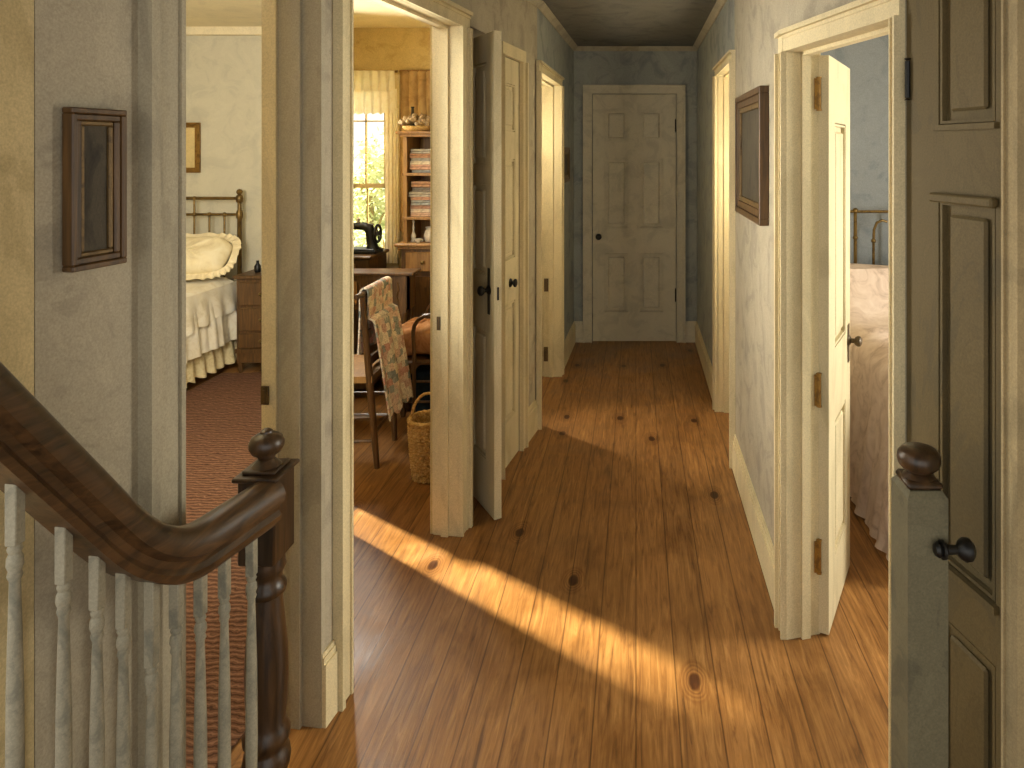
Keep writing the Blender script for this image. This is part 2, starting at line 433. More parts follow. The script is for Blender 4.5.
trim(frame(LP(1.416), LP(1.905), LN, 2.08, .125, w=.092, far=False, room_side=False), 'bedroom doorway frame behind the newel post, hall shade put into its grey', 'trim_shade_grey')
mb = MB()
for a, sg in ((1.416, -1), (1.905, 1)):
    mb.seg(LP(a - .008 * sg), LP(a + sg * .02), LN, -.168, -.126, 0, 2.07); mb.seg(LP(a + sg * .022), LP(a + sg * .08), LN, -.182, -.166, 0, 2.07)
mb.seg(LP(1.416), LP(1.905), LN, -.168, -.126, 2.072, 2.1)
trim(mb, 'cream door stop on the bedroom side of the left doorway')
trim(frame(LP(2.035), LP(2.85), LN, 2.08, .105, w=.07, wf=.088), 'sunlit cream frame of the sewing room doorway')
mb = MB()
casing_v(mb, LP(3.352), LP(3.346), LN, 0, 2.035, True)
casing_v(mb, LP(3.66), LP(3.72), LN, 0, 2.035, True)
mb.seg(LP(3.35), LP(3.72), LN, 0, .018, 2.035, 2.095)
trim(mb, 'cream frame round the narrow closed closet door')
trim(frame(LP(4.0), LP(4.86), LN2, 2.02, .105, w=.06, wf=.06), 'bright cream frame of the far left doorway')
trim(frame((RX(4.205), 4.205), (RX(3.51), 3.51), RN2, 2.02, .095, w=.05, wf=.05), 'bright cream frame of the far right doorway')
mb = frame(RP(1.68), RP(2.25), RN, 1.89, .115, w=.034, wh=.068, far=False, room_side=False)
casing_v(mb, (RX(2.25), 2.25), (RX(2.32), 2.32), RN2, 0, 1.89, True)
mb.seg((RX(2.25), 2.25), (RX(2.32), 2.32), RN2, 0, .0165, 1.89, 1.958)
mb.seg((RX(2.25), 2.25), (RX(2.32), 2.32), RN2, .0165, .03, 1.943, 1.958)
trim(mb, 'warm cream frame of the right bedroom doorway')
mb = MB()
for s, x0, x1 in ((-1, dx0, dx0 - .072), (1, dx1, dx1 + .072)):
    casing_v(mb, (x0, FARY), (x1, FARY), (0, -1), 0, DH, True)
mb.box(dx0 - .072, dx1 + .072, FARY - .018, FARY, DH, DH + .072).box(dx0 - .072, dx1 + .072, FARY - .03, FARY - .018, DH + .055, DH + .072)
trim(mb, 'grey white frame round the closed door at the hall end', 'door_grey')
mb = MB()
casing_v(mb, RP(1.328), RP(1.28), RN, 0, 2.1, True)
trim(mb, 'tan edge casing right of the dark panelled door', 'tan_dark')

# baseboards
def base(mb, p, q, n, h=.17):
    mb.seg(p, q, n, 0, .016, 0, h - .03); mb.seg(p, q, n, 0, .011, h - .03, h - .012); mb.seg(p, q, n, 0, .007, h - .012, h)
mb = MB()
base(mb, LP(1.131), LP(1.322), LN); base(mb, LP(1.907), LP(1.963), LN, .2)
base(mb, LP(3.722), LP(3.938), LN); base(mb, LP(4.923), LP(FARY), LN2)
struct('baseboard_left', mb, 'trim', 'cream baseboard along the left hall wall', 'baseboard')
mb = MB()
base(mb, (RX(5.74), FARY), (RX(4.26), 4.257), RN2); base(mb, (RX(3.4), 3.458), (RX(2.32), 2.322), RN2)
struct('baseboard_right', mb, 'trim', 'cream baseboard under the dark picture on the right', 'baseboard')
mb = MB()
base(mb, (LX(FARY), FARY), (dx0 - .073, FARY), (0, -1)); base(mb, (dx1 + .073, FARY), (RX(FARY), FARY), (0, -1))
struct('baseboard_far', mb, 'door_grey', 'grey white baseboard beside the closed far door', 'baseboard')
# crown moulding
def crown(mb, p, q, n, s=.036):
    p, q, n = Vector(p), Vector(q), Vector(n); k = len(CR)
    vs = [(*(pp + n * a * s), CEIL - b * s) for pp in (p, q) for a, b in CR]
    mb.add(vs, [tuple(range(k - 1, -1, -1)), tuple(range(k, 2 * k))] + [(i, (i + 1) % k, k + (i + 1) % k, k + i) for i in range(k)])
CR = [(0, 0), (1, 0), (1, .2), (.72, .42), (.45, .62), (.2, 1), (0, 1)]
mb = MB()
crown(mb, LP(1.14), LP(4.0), LN); crown(mb, LP(4.0), LP(FARY), LN2)
crown(mb, (RX(FARY), FARY), RP(2.25), RN2); crown(mb, RP(2.25), RP(.3), RN)
crown(mb, (LX(FARY), FARY), (RX(FARY), FARY), (0, -1))
trim(mb, 'grey cream crown moulding where hall walls meet the ceiling', 'trim_shade_grey', 'moulding')

# ------------------------------------------------------------------ panelled doors
def leaf_mesh(w, h, t, cols, rows, stile=.1):
    """cols: list of (x0,x1); rows: list of (z0,z1): raised panels; frame between them; y from 0 to t"""
    mb = MB()
    xs = sorted({0, w, *[v for c in cols for v in c]}); zs = sorted({0, h, *[v for r_ in rows for v in r_]})
    for i in range(len(xs) - 1):
        for j in range(len(zs) - 1):
            xa, xb, za, zb = xs[i], xs[i + 1], zs[j], zs[j + 1]
            if (xa, xb) in cols and (za, zb) in rows:
                mb.box(xa, xb, t * .40, t * .60, za, zb)
                q = min(.030, (xb - xa) * .24); e0, e1 = .004, .011
                for y0, y1 in ((t * .04, t * .42), (t * .58, t * .96)):
                    mb.box(xa + q, xb - q, y0 + t * .03, y1 - t * .03, za + q, zb - q, bev=min(.006, q * .3))
                    mb.box(xa + e0, xa + e1, y0, y1, za + e0, zb - e0).box(xb - e1, xb - e0, y0, y1, za + e0, zb - e0)
                    mb.box(xa + e1, xb - e1, y0, y1, za + e0, za + e1).box(xa + e1, xb - e1, y0, y1, zb - e1, zb - e0)
            else:
                mb.box(xa, xb, 0, t, za, zb)
    return mb

def knob_prof(r=.024, l=.055):
    return [(.0225, 0), (.0225, .004), (.016, .008), (.009, .012), (.009, l * .45), (r * .8, l * .55), (r, l * .72), (r * .92, l * .88), (r * .5, l), (.002, l * 1.01)]

def hinge_mesh(h=.09):
    mb = MB(); mb.lathe([(.006, 0), (.006, h)], (0, 0, 0), seg=8); mb.lathe([(.008, -.006), (.004, -.002)], (0, 0, 0), seg=8).lathe([(.004, h + .002), (.008, h + .006)], (0, 0, 0), seg=8)
    for k in (1, 2): mb.lathe([(.0068, h * k / 3 - .001), (.0068, h * k / 3 + .001)], (0, 0, 0), seg=8)
    return mb

# far six-panel door
w = dx1 - dx0 - .01
d1 = empty('door_1', (dx0 + .005, FARY + .012, .004)); tag(d1, 'closed grey white six panel door at the end of the hall', 'door', kind='structure')
c1, c2 = (w * .145, w * .425), (w * .565, w * .845)
leaf_mesh(w, DH - .008, .036, [c1, c2], [(.24, .72), (.93, 1.50), (1.64, 1.90)]).build('leaf', 'door_grey', d1)
k = MB().lathe([(a, -b) for a, b in knob_prof(.026)], (.05, 0, .86), 'Y', 16).build('knob', 'iron', d1, True)
for z in (.33, 1.72):
    h = hinge_mesh(.1).build('hinge', 'iron', d1); h.location = (w - .002, -.004, z)

# narrow closet door ajar beside the sewing room doorway
hp, fp = Vector((-.80, 3.27)), Vector((-.600, 2.965))
v = fp - hp; wl = v.length
d2 = empty('door_2', (hp.x, hp.y, .006), math.atan2(v.y, v.x)); tag(d2, 'narrow closet door standing ajar into the hall, its shaded side towards us', 'door', kind='structure')
lf = leaf_mesh(wl, 2.075, .032, [(wl * .28, wl * .74)], [(.22, .78), (1.02, 1.42), (1.50, 1.95)]).build('leaf', 'door', d2)
# the y=0 side faces the closet / the viewer after rotation is decided by winding; knobs go on both sides
for sgn, y in ((-1, 0),):
    MB().lathe([(a, sgn * b) for a, b in knob_prof(.022, .05)], (wl - .06, y, .965), 'Y', 14).build('knob', 'iron', d2, True)
    MB().box(wl - .072, wl - .048, min(y, y + sgn * .004), max(y, y + sgn * .004), .86, 1.06, bev=.002).build('key_plate', 'iron', d2)
MB().box(wl, wl + .003, .012, .020, .93, .985).build('latch', 'iron', d2)

# narrow closed closet door just beyond
d3 = empty('door_3', (*(Vector(LP(3.362)) + Vector(LN) * -.004), .006), math.atan2(1, .1432)); tag(d3, 'narrow closed cream closet door just beyond the ajar one', 'door', kind='structure')
wl3 = (Vector(LP(3.658)) - Vector(LP(3.362))).length
leaf_mesh(wl3, 2.025, .03, [(wl3 * .2, wl3 * .8)], [(.22, .80), (1.02, 1.52), (1.66, 1.9)]).build('leaf', 'door', d3)
MB().lathe([(a, -b) for a, b in knob_prof(.022, .035)], (.16, 0, .90), 'Y', 14).build('knob', 'iron', d3, True)

# right bedroom door, open into its room
hp = Vector((.623, 2.262)); fx = .425
# free edge falls on the sight line that the photo shows
d = .385; fe = Vector((.3057 * (2.262 + d), 2.262 + d)); v = fe - hp
d4 = empty('door_4', (hp.x, hp.y, .006), math.atan2(v.y, v.x)); tag(d4, 'bright cream panelled door swung open into the right bedroom', 'door', kind='structure')
wl4 = v.length
leaf_mesh(wl4, 1.875, .036, [(wl4 * .26, wl4 * .76)], [(.2, .66), (.9, 1.66)]).build('leaf', 'door', d4).location = (0, 0, 0)
for sgn, y in ((-1, 0), (1, .036)):
    MB().lathe([(a, sgn * b) for a, b in knob_prof(.02, .05)], (wl4 - .045, y, .86), 'Y', 14).build('knob', 'bronze', d4, True)
    MB().box(wl4 - .06, wl4 - .03, min(y, y + sgn * .004), max(y, y + sgn * .004), .78, .92, bev=.0015).build('key_plate', 'bronze', d4)
for z in (.20, .74, 1.70):
    h = MB().lathe([(.007, 0), (.007, .1)], seg=8).lathe([(.009, -.005), (.009, 0)], seg=8).lathe([(.009, .1), (.009, .105)], seg=8).box(-.016, -.002, -.005, .0, .0, .1).build('hinge', 'hinge', d4)
    h.rotation_euler = (0, 0, -math.atan2(v.y, v.x)); h.location = (-.006, .03, z)

# dark door along the right landing wall
p0, p1 = Vector(RP(1.642)), Vector(RP(1.335)); v = p1 - p0; wl5 = v.length
d5 = empty('door_5', (*(p0 + Vector(RN) * -.0), .006), math.atan2(v.y, v.x)); tag(d5, 'dark olive panelled door at the right behind the grey post', 'door', kind='structure')
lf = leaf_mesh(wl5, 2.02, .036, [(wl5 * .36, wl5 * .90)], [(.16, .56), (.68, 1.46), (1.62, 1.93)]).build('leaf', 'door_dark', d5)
MB().box(wl5 * .33, wl5 * .93, -.02, .0, 1.455, 1.475, bev=.004).box(wl5 * .33, wl5 * .93, -.012, .0, 1.61, 1.622).box(wl5 * .33, wl5 * .93, -.012, 0, .668, .682).build('panel_mould', 'door_dark', d5)
h = hinge_mesh(.085).build('hinge', 'iron', d5); h.location = (.012, -.006, 1.69)

# latch plates on the jambs
def plate(name, p, n, along, z, h, w, m, label):
    p, n, a = Vector(p), Vector(n).normalized(), Vector(along).normalized()
    mb = MB().prism([tuple(p - a * w / 2), tuple(p + a * w / 2), tuple(p + a * w / 2 + n * .004), tuple(p - a * w / 2 + n * .004)], z - h / 2, z + h / 2)
    mb.prism([tuple(p - a * w * .16 + n * .004), tuple(p + a * w * .16 + n * .004), tuple(p + a * w * .16 + n * .007), tuple(p - a * w * .16 + n * .007)], z - h * .28, z + h * .28)
    for s in (-1, 1): mb.prism([tuple(p - a * w * .12 + n * .004), tuple(p + a * w * .12 + n * .004), tuple(p + a * w * .12 + n * .006), tuple(p - a * w * .12 + n * .006)], z + s * h * .38 - .003, z + s * h * .38 + .003)
    return tag(mb.build(name, m), label, 'latch plate')
ld = Vector((.1432, 1)).normalized()
plate('strike_plate', Vector(LP(1.905)) - ld * .0215 + Vector(LN) * -.147, (-.1432, -1), LN, EYE - 245 * 1.905 / F, .05, .022, 'bronze', 'small dark strike plate on the bedroom jamb behind the newel')
plate('strike_plate', Vector(LP(2.85)) + Vector(LN) * -.078, (-.1432, -1), LN, EYE - 174 * 2.85 / F, .055, .024, 'bronze', 'small dark strike plate on the sunlit sewing room jamb')
plate('strike_plate', Vector(LP(4.86)) + Vector((-.088, 0)), (0, -1), (1, 0), EYE - 135 * 4.86 / F, .09, .03, 'bronze', 'brass strike plate halfway up the far left jamb')
plate('jamb_hinge', Vector(LP(4.86)) + Vector((-.09, 0)), (0, -1), (1, 0), EYE - 204 * 4.86 / F, .1, .028, 'bronze', 'brass hinge low on the far left jamb')
plate('strike_plate', Vector((RX(4.2) + .05, 4.205)), (0, -1), (1, 0), EYE - 128 * 4.205 / F, .08, .026, 'bronze', 'brass strike plate on the far right jamb')

# ------------------------------------------------------------------ stair railing
def baluster_prof(h, block):
    """turned part below the square block; z measured down from top, returned from bottom up"""
    p = [(0, .0115), (.006, .014), (.012, .0105), (.018, .0145), (.028, .0155), (.036, .0115), (.043, .014), (.05, .010), (.09, .0115), (.2, .0152), (.34, .0165), (.46, .014), (.52, .0105)]
    L_ = h - block
    prof = [(r, L_ - t) for t, r in p if t < L_ - .02] + [(.0165, .018), (.0165, 0)]
    return [(r, z) for r, z in sorted(prof, key=lambda q: q[1])]
RZ = .83
NX, NY = -.81, 1.535
rl = empty('stair_railing', (NX, NY, 0)); tag(rl, 'dark walnut stair handrail with turned newel post and grey white balusters', 'railing')
# handrail path: level from the newel, easing into the climbing flight
path = []
A = Vector((-.783, 1.50, RZ)); B = Vector((-.842, 1.235, RZ)); Cc = Vector((-.863, .95, 1.205)); Dd = Vector((-.888, .55, 1.73))
def lerp(a, b, t): return a + (b - a) * t
for t in (0, .25, .5, .62): path.append(lerp(A, B, t))
q0, q1, q2 = lerp(A, B, .62), B, lerp(B, Cc, .38)
for i in range(1, 11):
    t = i / 10; path.append((q0 * (1 - t) ** 2 + q1 * 2 * t * (1 - t) + q2 * t * t))
for t in (.6, .8, 1): path.append(lerp(B, Cc, t))
path.append(lerp(Cc, Dd, .5)); path.append(Dd)
o = Vector((NX, NY, 0))
prof = [(-.024, -.04), (.024, -.04), (.027, -.030), (.020, -.022), (.022, -.012), (.035, -.004), (.037, .012), (.030, .026), (.018, .035), (0, .038), (-.018, .035), (-.030, .026), (-.037, .012), (-.035, -.004), (-.022, -.012), (-.020, -.022), (-.027, -.030)]
prof = [(a * 1.02, b * 1.12) for a, b in prof]
MB().sweep([p - o for p in path], prof).build('handrail', 'rail_y', rl, True)
# fillet strip under the rail that carries the balusters
MB().sweep([p - o + Vector((0, 0, -.047)) for p in path], [(-.017, -.008), (.017, -.008), (.017, .008), (-.017, .008)]).build('fillet', 'rail_y', rl)
def rail_z(y):
    for a, b in zip(path, path[1:]):
        if b.y <= y <= a.y: return lerp(a, b, (a.y - y) / (a.y - b.y + 1e-9))
    return path[-1]
def string_z(y): return max(0.0, (1.16 - y) * 1.25)
for by in (1.447, 1.378, 1.322, 1.268, 1.215, 1.157, 1.106, 1.047, .971):
    p = rail_z(by); zb = string_z(by) + .05; top = p.z - .05; h = top - zb
    blk = .10 if by < 1.2 else (.15 if by < 1.23 else .085)
    sc = 1.0
    k_ = .70 if by > 1.2 else .66
    mb = MB().box(-.0125 * k_, .0125 * k_, -.0125 * k_, .0125 * k_, h - blk, h + .025, bev=.0015)
    mb.lathe([(r * k_, z) for r, z in baluster_prof(h, blk)], seg=12)
    b = mb.build('baluster', 'baluster', rl, True); b.location = (p.x - NX, by - NY, zb)
# curb that carries the balusters (level, then climbing)
mb = MB()
pp = [(-.787, 1.5), (-.842, 1.235), (-.848, 1.16), (-.863, .95), (-.888, .55)]
vs = []
for x, y in pp:
    for s in (-.03, .03): vs += [(x + s - NX, y - NY, 0), (x + s - NX, y - NY, string_z(y) + .055)]
fs = []
for i in range(len(pp) - 1):
    a = i * 4; b = a + 4
    fs += [(a, a + 1, b + 1, b), (a + 2, b + 2, b + 3, a + 3), (a + 1, a + 3, b + 3, b + 1), (a, b, b + 2, a + 2)]
fs += [(0, 2, 3, 1), (16, 17, 19, 18)]
mb.add(vs, fs); mb.build('stair_curb', 'rail', rl)
# newel
nw = MB()
nw.box(-.045, .045, -.045, .045, 0, .16, bev=.004)
nw.box(-.04, .04, -.045, .045, .685, .868, bev=.004)
nw.lathe([(.046, .14), (.048, .17), (.044, .19), (.036, .20), (.036, .21), (.046, .222), (.049, .24), (.046, .258), (.040, .265), (.040, .275), (.047, .285), (.048, .30), (.042, .312), (.038, .325), (.041, .36), (.0435, .42), (.042, .48), (.037, .54), (.033, .585), (.032, .60), (.039, .606), (.041, .618), (.036, .628), (.031, .638), (.034, .65), (.040, .662), (.037, .674), (.038, .686)], seg=24)
nw.box(-.049, .049, -.052, .052, .866, .876, bev=.003)
n_ = nw.build('newel_post', 'rail', rl, True)
MB().box(-.036, .036, -.036, .036, .876, .884, bev=.003).lathe([(.030, .884), (.022, .892), (.016, .898), (.019, .906), (.030, .913), (.0355, .924), (.036, .934), (.031, .945), (.020, .952), (.013, .955), (.012, .959), (.006, .963), (.001, .964)], seg=24).build('finial', 'rail', n_, True)

# grey newel at the right
px0 = Vector((.5425, 1.3425))
g = empty('newel_post', (px0.x, px0.y, 0)); tag(g, 'square grey painted newel post with dark ball finial before the dark door', 'newel post')
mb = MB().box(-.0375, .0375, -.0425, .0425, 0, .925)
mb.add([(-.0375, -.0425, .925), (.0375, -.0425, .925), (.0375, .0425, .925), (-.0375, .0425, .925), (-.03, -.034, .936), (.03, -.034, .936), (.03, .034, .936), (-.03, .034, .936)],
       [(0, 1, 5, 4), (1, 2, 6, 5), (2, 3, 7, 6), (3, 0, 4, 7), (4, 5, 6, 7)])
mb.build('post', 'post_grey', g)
MB().box(-.034, .034, -.034, .034, .936, .950, bev=.005).lathe([(.030, .950), (.026, .954), (.020, .957), (.022, .961), (.031, .965), (.038, .973), (.0405, .983), (.039, .993), (.032, 1.001), (.019, 1.006), (.002, 1.008)], seg=24).build('finial', 'rail', g, True)
zk = EYE - 401 * 1.28 / F
kb = MB().lathe([(.017, 0), (.017, .005), (.009, .01), (.008, .028), (.016, .034), (.021, .043), (.020, .052), (.012, .059), (.001, .061)], (.0375 - .02, -.0425 - .016, zk), 'X', 16)
kb.lathe([(.010, -.012), (.014, -.006), (.011, .002)], (.0375 - .02, -.0425 - .016, zk), 'X', 14)
kb.lathe([(.008, -.02), (.008, 0)], (.0375 - .012, -.0425 , zk), 'Y', 10)
tag(kb.build('knob', 'iron', g, True), 'dark bronze knob')

# ------------------------------------------------------------------ pictures
def picture(name, center, n, w, h, fw, depth, label, mf='frame', mi='canvas', inner='gilt_dull'):
    n = Vector((n[0], n[1])).normalized()
    ang = math.atan2(n.y, n.x) + math.pi / 2
    e = empty(name, (center[0], center[1], center[2] - h / 2), ang); tag(e, label, 'picture')
    # local: x right, -y towards viewer (out of wall)
    mb = MB()
    def ringbox(a, b, y0, y1):
        mb.box(-w / 2 + a, w / 2 - a, y0, y1, a, b, bev=.002).box(-w / 2 + a, w / 2 - a, y0, y1, h - b, h - a, bev=.002)
        mb.box(-w / 2 + a, -w / 2 + b, y0, y1, b, h - b, bev=.002).box(w / 2 - b, w / 2 - a, y0, y1, b, h - b, bev=.002)
    ringbox(0, fw * .34, -depth, 0); ringbox(fw * .34, fw * .72, -depth * .8, 0)
    mb.build('frame', mf, e)
    mb = MB(); ringbox(fw * .72, fw, -depth * .66, 0); mb.build('inner_frame', inner, e)
    MB().box(-w / 2 + fw * .9, w / 2 - fw * .9, -depth * .4, -depth * .2, fw * .9, h - fw * .9).build('canvas', mi, e)
    return e
yl = (1.172 + 1.278) / 2
pic_w = (Vector(LP(1.278)) - Vector(LP(1.172))).length
picture('picture_frame', (*(Vector(LP(yl)) + Vector(LN) * .003), EYE - 38 * yl / F - .0), LN, pic_w, .277, .030, .022, 'tall dark wooden framed picture on the left wall above the handrail')
picture('picture_frame', (RX(3) - .003, 2.88, 1.553), RN2, .633, .515, .075, .035, 'large dark framed picture on the right wall near the bedroom doorway')
picture('picture_frame', (LX(5.15) + .003, 5.15, 1.465), LN2, .30, .255, .05, .02, 'small dark picture on the dim far left wall beside the last doorway')

# ------------------------------------------------------------------ left bedroom
BB = 5.30
PK = .4705                                   # slanting partition X = -PK*Y
def PP(y): return (-PK * y, y)
pn = Vector((1, PK)).normalized(); PN = (pn.x, pn.y)      # towards the sewing room
SY = 4.85
mb = MB()
for a, b, z0, z1 in ((2.08, 3.034, 0, CEIL), (3.034, 3.405, 2.06, CEIL), (3.405, BB + .1, 0, CEIL)):  # gap added in the partition to shape the sunbeam
    mb.seg(PP(a), PP(b), PN, 0, .025, z0, z1)
struct('wall_sewing_side', mb, 'wall_sew', 'ochre papered partition of the sewing room', 'wall')
mb = MB()
for a, b, z0, z1 in ((2.06, 3.034, 0, 2.5), (3.034, 3.405, 2.06, 2.5), (3.405, BB + .1, 0, 2.5)):  # same beam-shaping gap on the bedroom face
    mb.seg(PP(a), PP(b), PN, -.025, 0, z0, z1)
struct('wall_bedroom_side', mb, 'wall_bed', 'pale plaster partition of the left bedroom', 'wall')
W2 = (-4.80, -4.05, 1.22, 2.09)  # unseen opening added in the back wall for the sunbeam
mb = MB()
mb.box(-5.5, W2[0], BB, BB + .12, 0, 2.5).box(W2[1], -2.45, BB, BB + .12, 0, 2.5).box(W2[0], W2[1], BB, BB + .12, 0, W2[2]).box(W2[0], W2[1], BB, BB + .12, W2[3], 2.5)
struct('wall_bedroom', mb, 'wall_bed', 'pale grey green plaster wall behind the brass bed', 'wall')
struct('wall_bedroom_left', MB().box(-5.6, -5.48, 1.05, BB + .12, 0, 2.5), 'wall_bed', 'pale plaster outer wall of the left bedroom', 'wall')
struct('wall_bedroom_near', MB().box(-5.5, -2.6, 1.05, 1.13, 0, 2.5), 'wall_bed', 'pale plaster near wall of the left bedroom', 'wall')
struct('ceiling_bedroom', MB().prism([(-5.6, 1.05), (LX(1.1) - .1, 1.05), (LX(2.06) - .12, 2.06), (-2.52, 5.42), (-5.6, 5.42)], 2.5, 2.58), 'ceil_room', 'cream plaster ceiling of the left bedroom', 'ceiling')
mb = MB(); mb.box(-3.9, -2.5, BB - .05, BB, 2.44, 2.5)
trim(mb, 'cream picture rail at the top of the left bedroom wall', 'ceil_room', 'moulding')
mb = MB(); base(mb, (-5.4, BB), (-2.5, BB), (0, -1))
struct('baseboard_bedroom', mb, 'trim', 'cream baseboard behind the brass bed', 'baseboard')
wn2 = empty('sunbeam_window', ((W2[0] + W2[1]) / 2, BB + .06, W2[2])); tag(wn2, 'unseen window added to the left bedroom to let the sunbeam in', 'window', kind='structure')
ww, hh = W2[1] - W2[0], W2[3] - W2[2]
MB().box(-ww / 2, -ww / 2 + .03, -.03, .03, 0, hh).box(ww / 2 - .03, ww / 2, -.03, .03, 0, hh).box(-ww / 2, ww / 2, -.03, .03, 0, .03).box(-ww / 2, ww / 2, -.03, .03, hh - .03, hh).build('window_frame', 'trim', wn2)
MB().box(-ww / 2 + .03, ww / 2 - .03, -.002, .002, .03, hh - .03).build('pane', 'glass', wn2)

# rag rug
def rug_fn(u, v):
    y = 1.25 + 3.66 * v
    lim = -max(PK * y + .06, 1.1328 - .1432 * y + .19)
    return (-2.9 + (lim + 2.9) * u, y, .006 + .003 * math.sin(31 * v + 3 * u) * math.sin(17 * u))
rug = MB().grid(rug_fn, 30, 40, .006).build('rug', 'rug', None, True)
tag(rug, 'reddish brown rag rug on the left bedroom floor beside the bed', 'rug')

# brass bed (left bedroom)
bed = empty('bed', (-3.6, 4.3, 0)); tag(bed, 'brass bedstead with spindle headboard in the left bedroom', 'bed')
X0, X1, YB = -4.25, -2.945, 5.20
def loc(p): return Vector(p) - Vector((-3.6, 4.3, 0))
hb = MB()
hb.tube([loc((X0, YB, 1.215)), loc((X1, YB, 1.215))], .012)
hb.tube([loc((X0, YB, 1.095)), loc((X1, YB, 1.095))], .010)
hb.tube([loc((X0, YB, .50)), loc((X1, YB, .50))], .012)
hb.build('headboard', 'brass', bed, True)
for x in (X0, X1):
    pb = MB().lathe([(.019, 0), (.019, .06), (.016, .07), (.016, 1.06), (.022, 1.07), (.024, 1.095), (.02, 1.12), (.014, 1.13), (.014, 1.18), (.024, 1.19), (.027, 1.215), (.022, 1.235), (.012, 1.243), (.019, 1.25), (.023, 1.265), (.015, 1.28), (.002, 1.285)], loc((x, YB, 0)), seg=14)
    pb.build('bedpost', 'brass', bed, True)
for i in range(1, 12):
    x = X1 - .112 * i
    if x < X0 + .05: break
    mb = MB().tube([loc((x, YB, .5)), loc((x, YB, 1.095))], .0075)
    mb.ball(loc((x, YB, 1.095)), .017, 10)
    if i % 3 == 0: mb.tube([loc((x, YB, 1.095)), loc((x, YB, 1.215))], .0075).ball(loc((x, YB, 1.215)), .016, 10)
    mb.build('spindle', 'brass', bed, True)
for x in (X0 + .06, X1 - .06):
    MB().lathe([(.018, 0), (.018, .3)], loc((x, 3.35, 0)), seg=10).build('bedpost', 'brass', bed, True)
MB().box(X0 + .63 + 2.97, X1 - .03 + 3.6, 3.3 - 4.3, 5.15 - 4.3, .3, .57, bev=.05, seg=3).build('mattress', 'spread', bed, True) if False else \
    MB().box(-.62, .62, -.98, .86, .28, .57, bev=.05, seg=3).build('mattress', 'spread', bed, True)
# bedspread: top with ruffled lace skirt down the right side
def spread_fn(u, v):
    # u across from left edge over top and down the right side; v along the bed
    y = 3.25 + 1.88 * v
    top_w = 1.30; drop = .40
    s = u * (top_w + drop)
    ripple = .014 * math.sin(v * 62 + 1.7 * math.sin(v * 19)) + .008 * math.sin(v * 140)
    if s < top_w - .06:
        x = -4.24 + s; z = .625 + .012 * math.sin(9 * v + 7 * u) + .02 * math.sin(math.pi * min(1, s / top_w))
    else:
        a = min(1, (s - (top_w - .06)) / .12); t = max(0, s - (top_w + .06))
        x = -4.24 + top_w - .06 + .085 * math.sin(a * math.pi / 2) + t * .10 + ripple * min(1, t * 6)
        z = .625 - .07 * (1 - math.cos(a * math.pi / 2)) - t
    return (x, y, z)
sp = MB().grid(spread_fn, 44, 90, .006).build('bedspread', 'spread', None, True)
tag(sp, 'white cotton bedspread with gathered lace edge covering the brass bed', 'bedspread')
def skirt_fn(u, v):
    y = 3.25 + 1.9 * v
    t = u
    ripple = .016 * math.sin(v * 110) + .010 * math.sin(v * 47 + 2)
    hem = .022 * abs(math.sin(v * 60)) if t > .85 else 0
    return (-2.958 + .055 * t + ripple * (t + .1), y, .43 - .36 * t - hem)
MB().grid(skirt_fn, 16, 160, .005).build('lace_skirt', 'lace', sp, True)
def tier_fn(u, v):
    y = 3.25 + 1.88 * v
    return (-2.925 + .03 * u + .010 * math.sin(v * 75) * u, y, .615 - .235 * u - .02 * abs(math.sin(v * 26)) * (u > .9) - .05 * u * math.sin(v * 5))
MB().grid(tier_fn, 10, 110, .005).build('lace_flounce', 'spread', sp, True)
def pillow(name, c, rx, ry, rz, rot, tilt, m, label, cat='pillow', pw=.7):
    e = MB()
    n_u, n_v = 26, 14
    def fn(u, v):
        a = u * 2 * math.pi; b = (v - .5) * math.pi
        cx = math.copysign(abs(math.cos(a)) ** .55, math.cos(a)); sx = math.copysign(abs(math.sin(a)) ** .55, math.sin(a))
        r = math.cos(b) ** pw if math.cos(b) > 1e-6 else 0
        return (rx * cx * r * (1 + .03 * math.sin(7 * a)), ry * sx * r, rz * math.copysign(abs(math.sin(b)) ** (pw + .3), math.sin(b)) * (1 + .09 * math.sin(5 * a + 3 * v)))
    e.grid(fn, n_u * 2, n_v)
    bmesh.ops.remove_doubles(e.bm, verts=e.bm.verts[:], dist=.0008)
    ob = e.build(name, m, None, True); ob.location = c; ob.rotation_euler = (tilt, 0, rot)
    tag(ob, label, cat); return ob
pl = pillow('pillow', (-3.19, 5.02, .815), .26, .15, .09, .10, .85, 'pillow', 'plump cream pillow leaning on the brass headboard')
rf = MB()
rf.grid(lambda u, v: ((.27 + .05 * v) * math.copysign(abs(math.cos(u * 6.2832)) ** .55, math.cos(u * 6.2832)), (.145 + .05 * v) * math.copysign(abs(math.sin(u * 6.2832)) ** .55, math.sin(u * 6.2832)), .012 * math.sin(u * 190) * v), 120, 3, .003)
rf.build('ruffle', 'pillow', pl, True)
pillow('pillow', (-3.36, 4.66, .735), .22, .14, .075, -.3, .25, 'pillow', 'smaller cream pillow lying in front on the white bedspread')
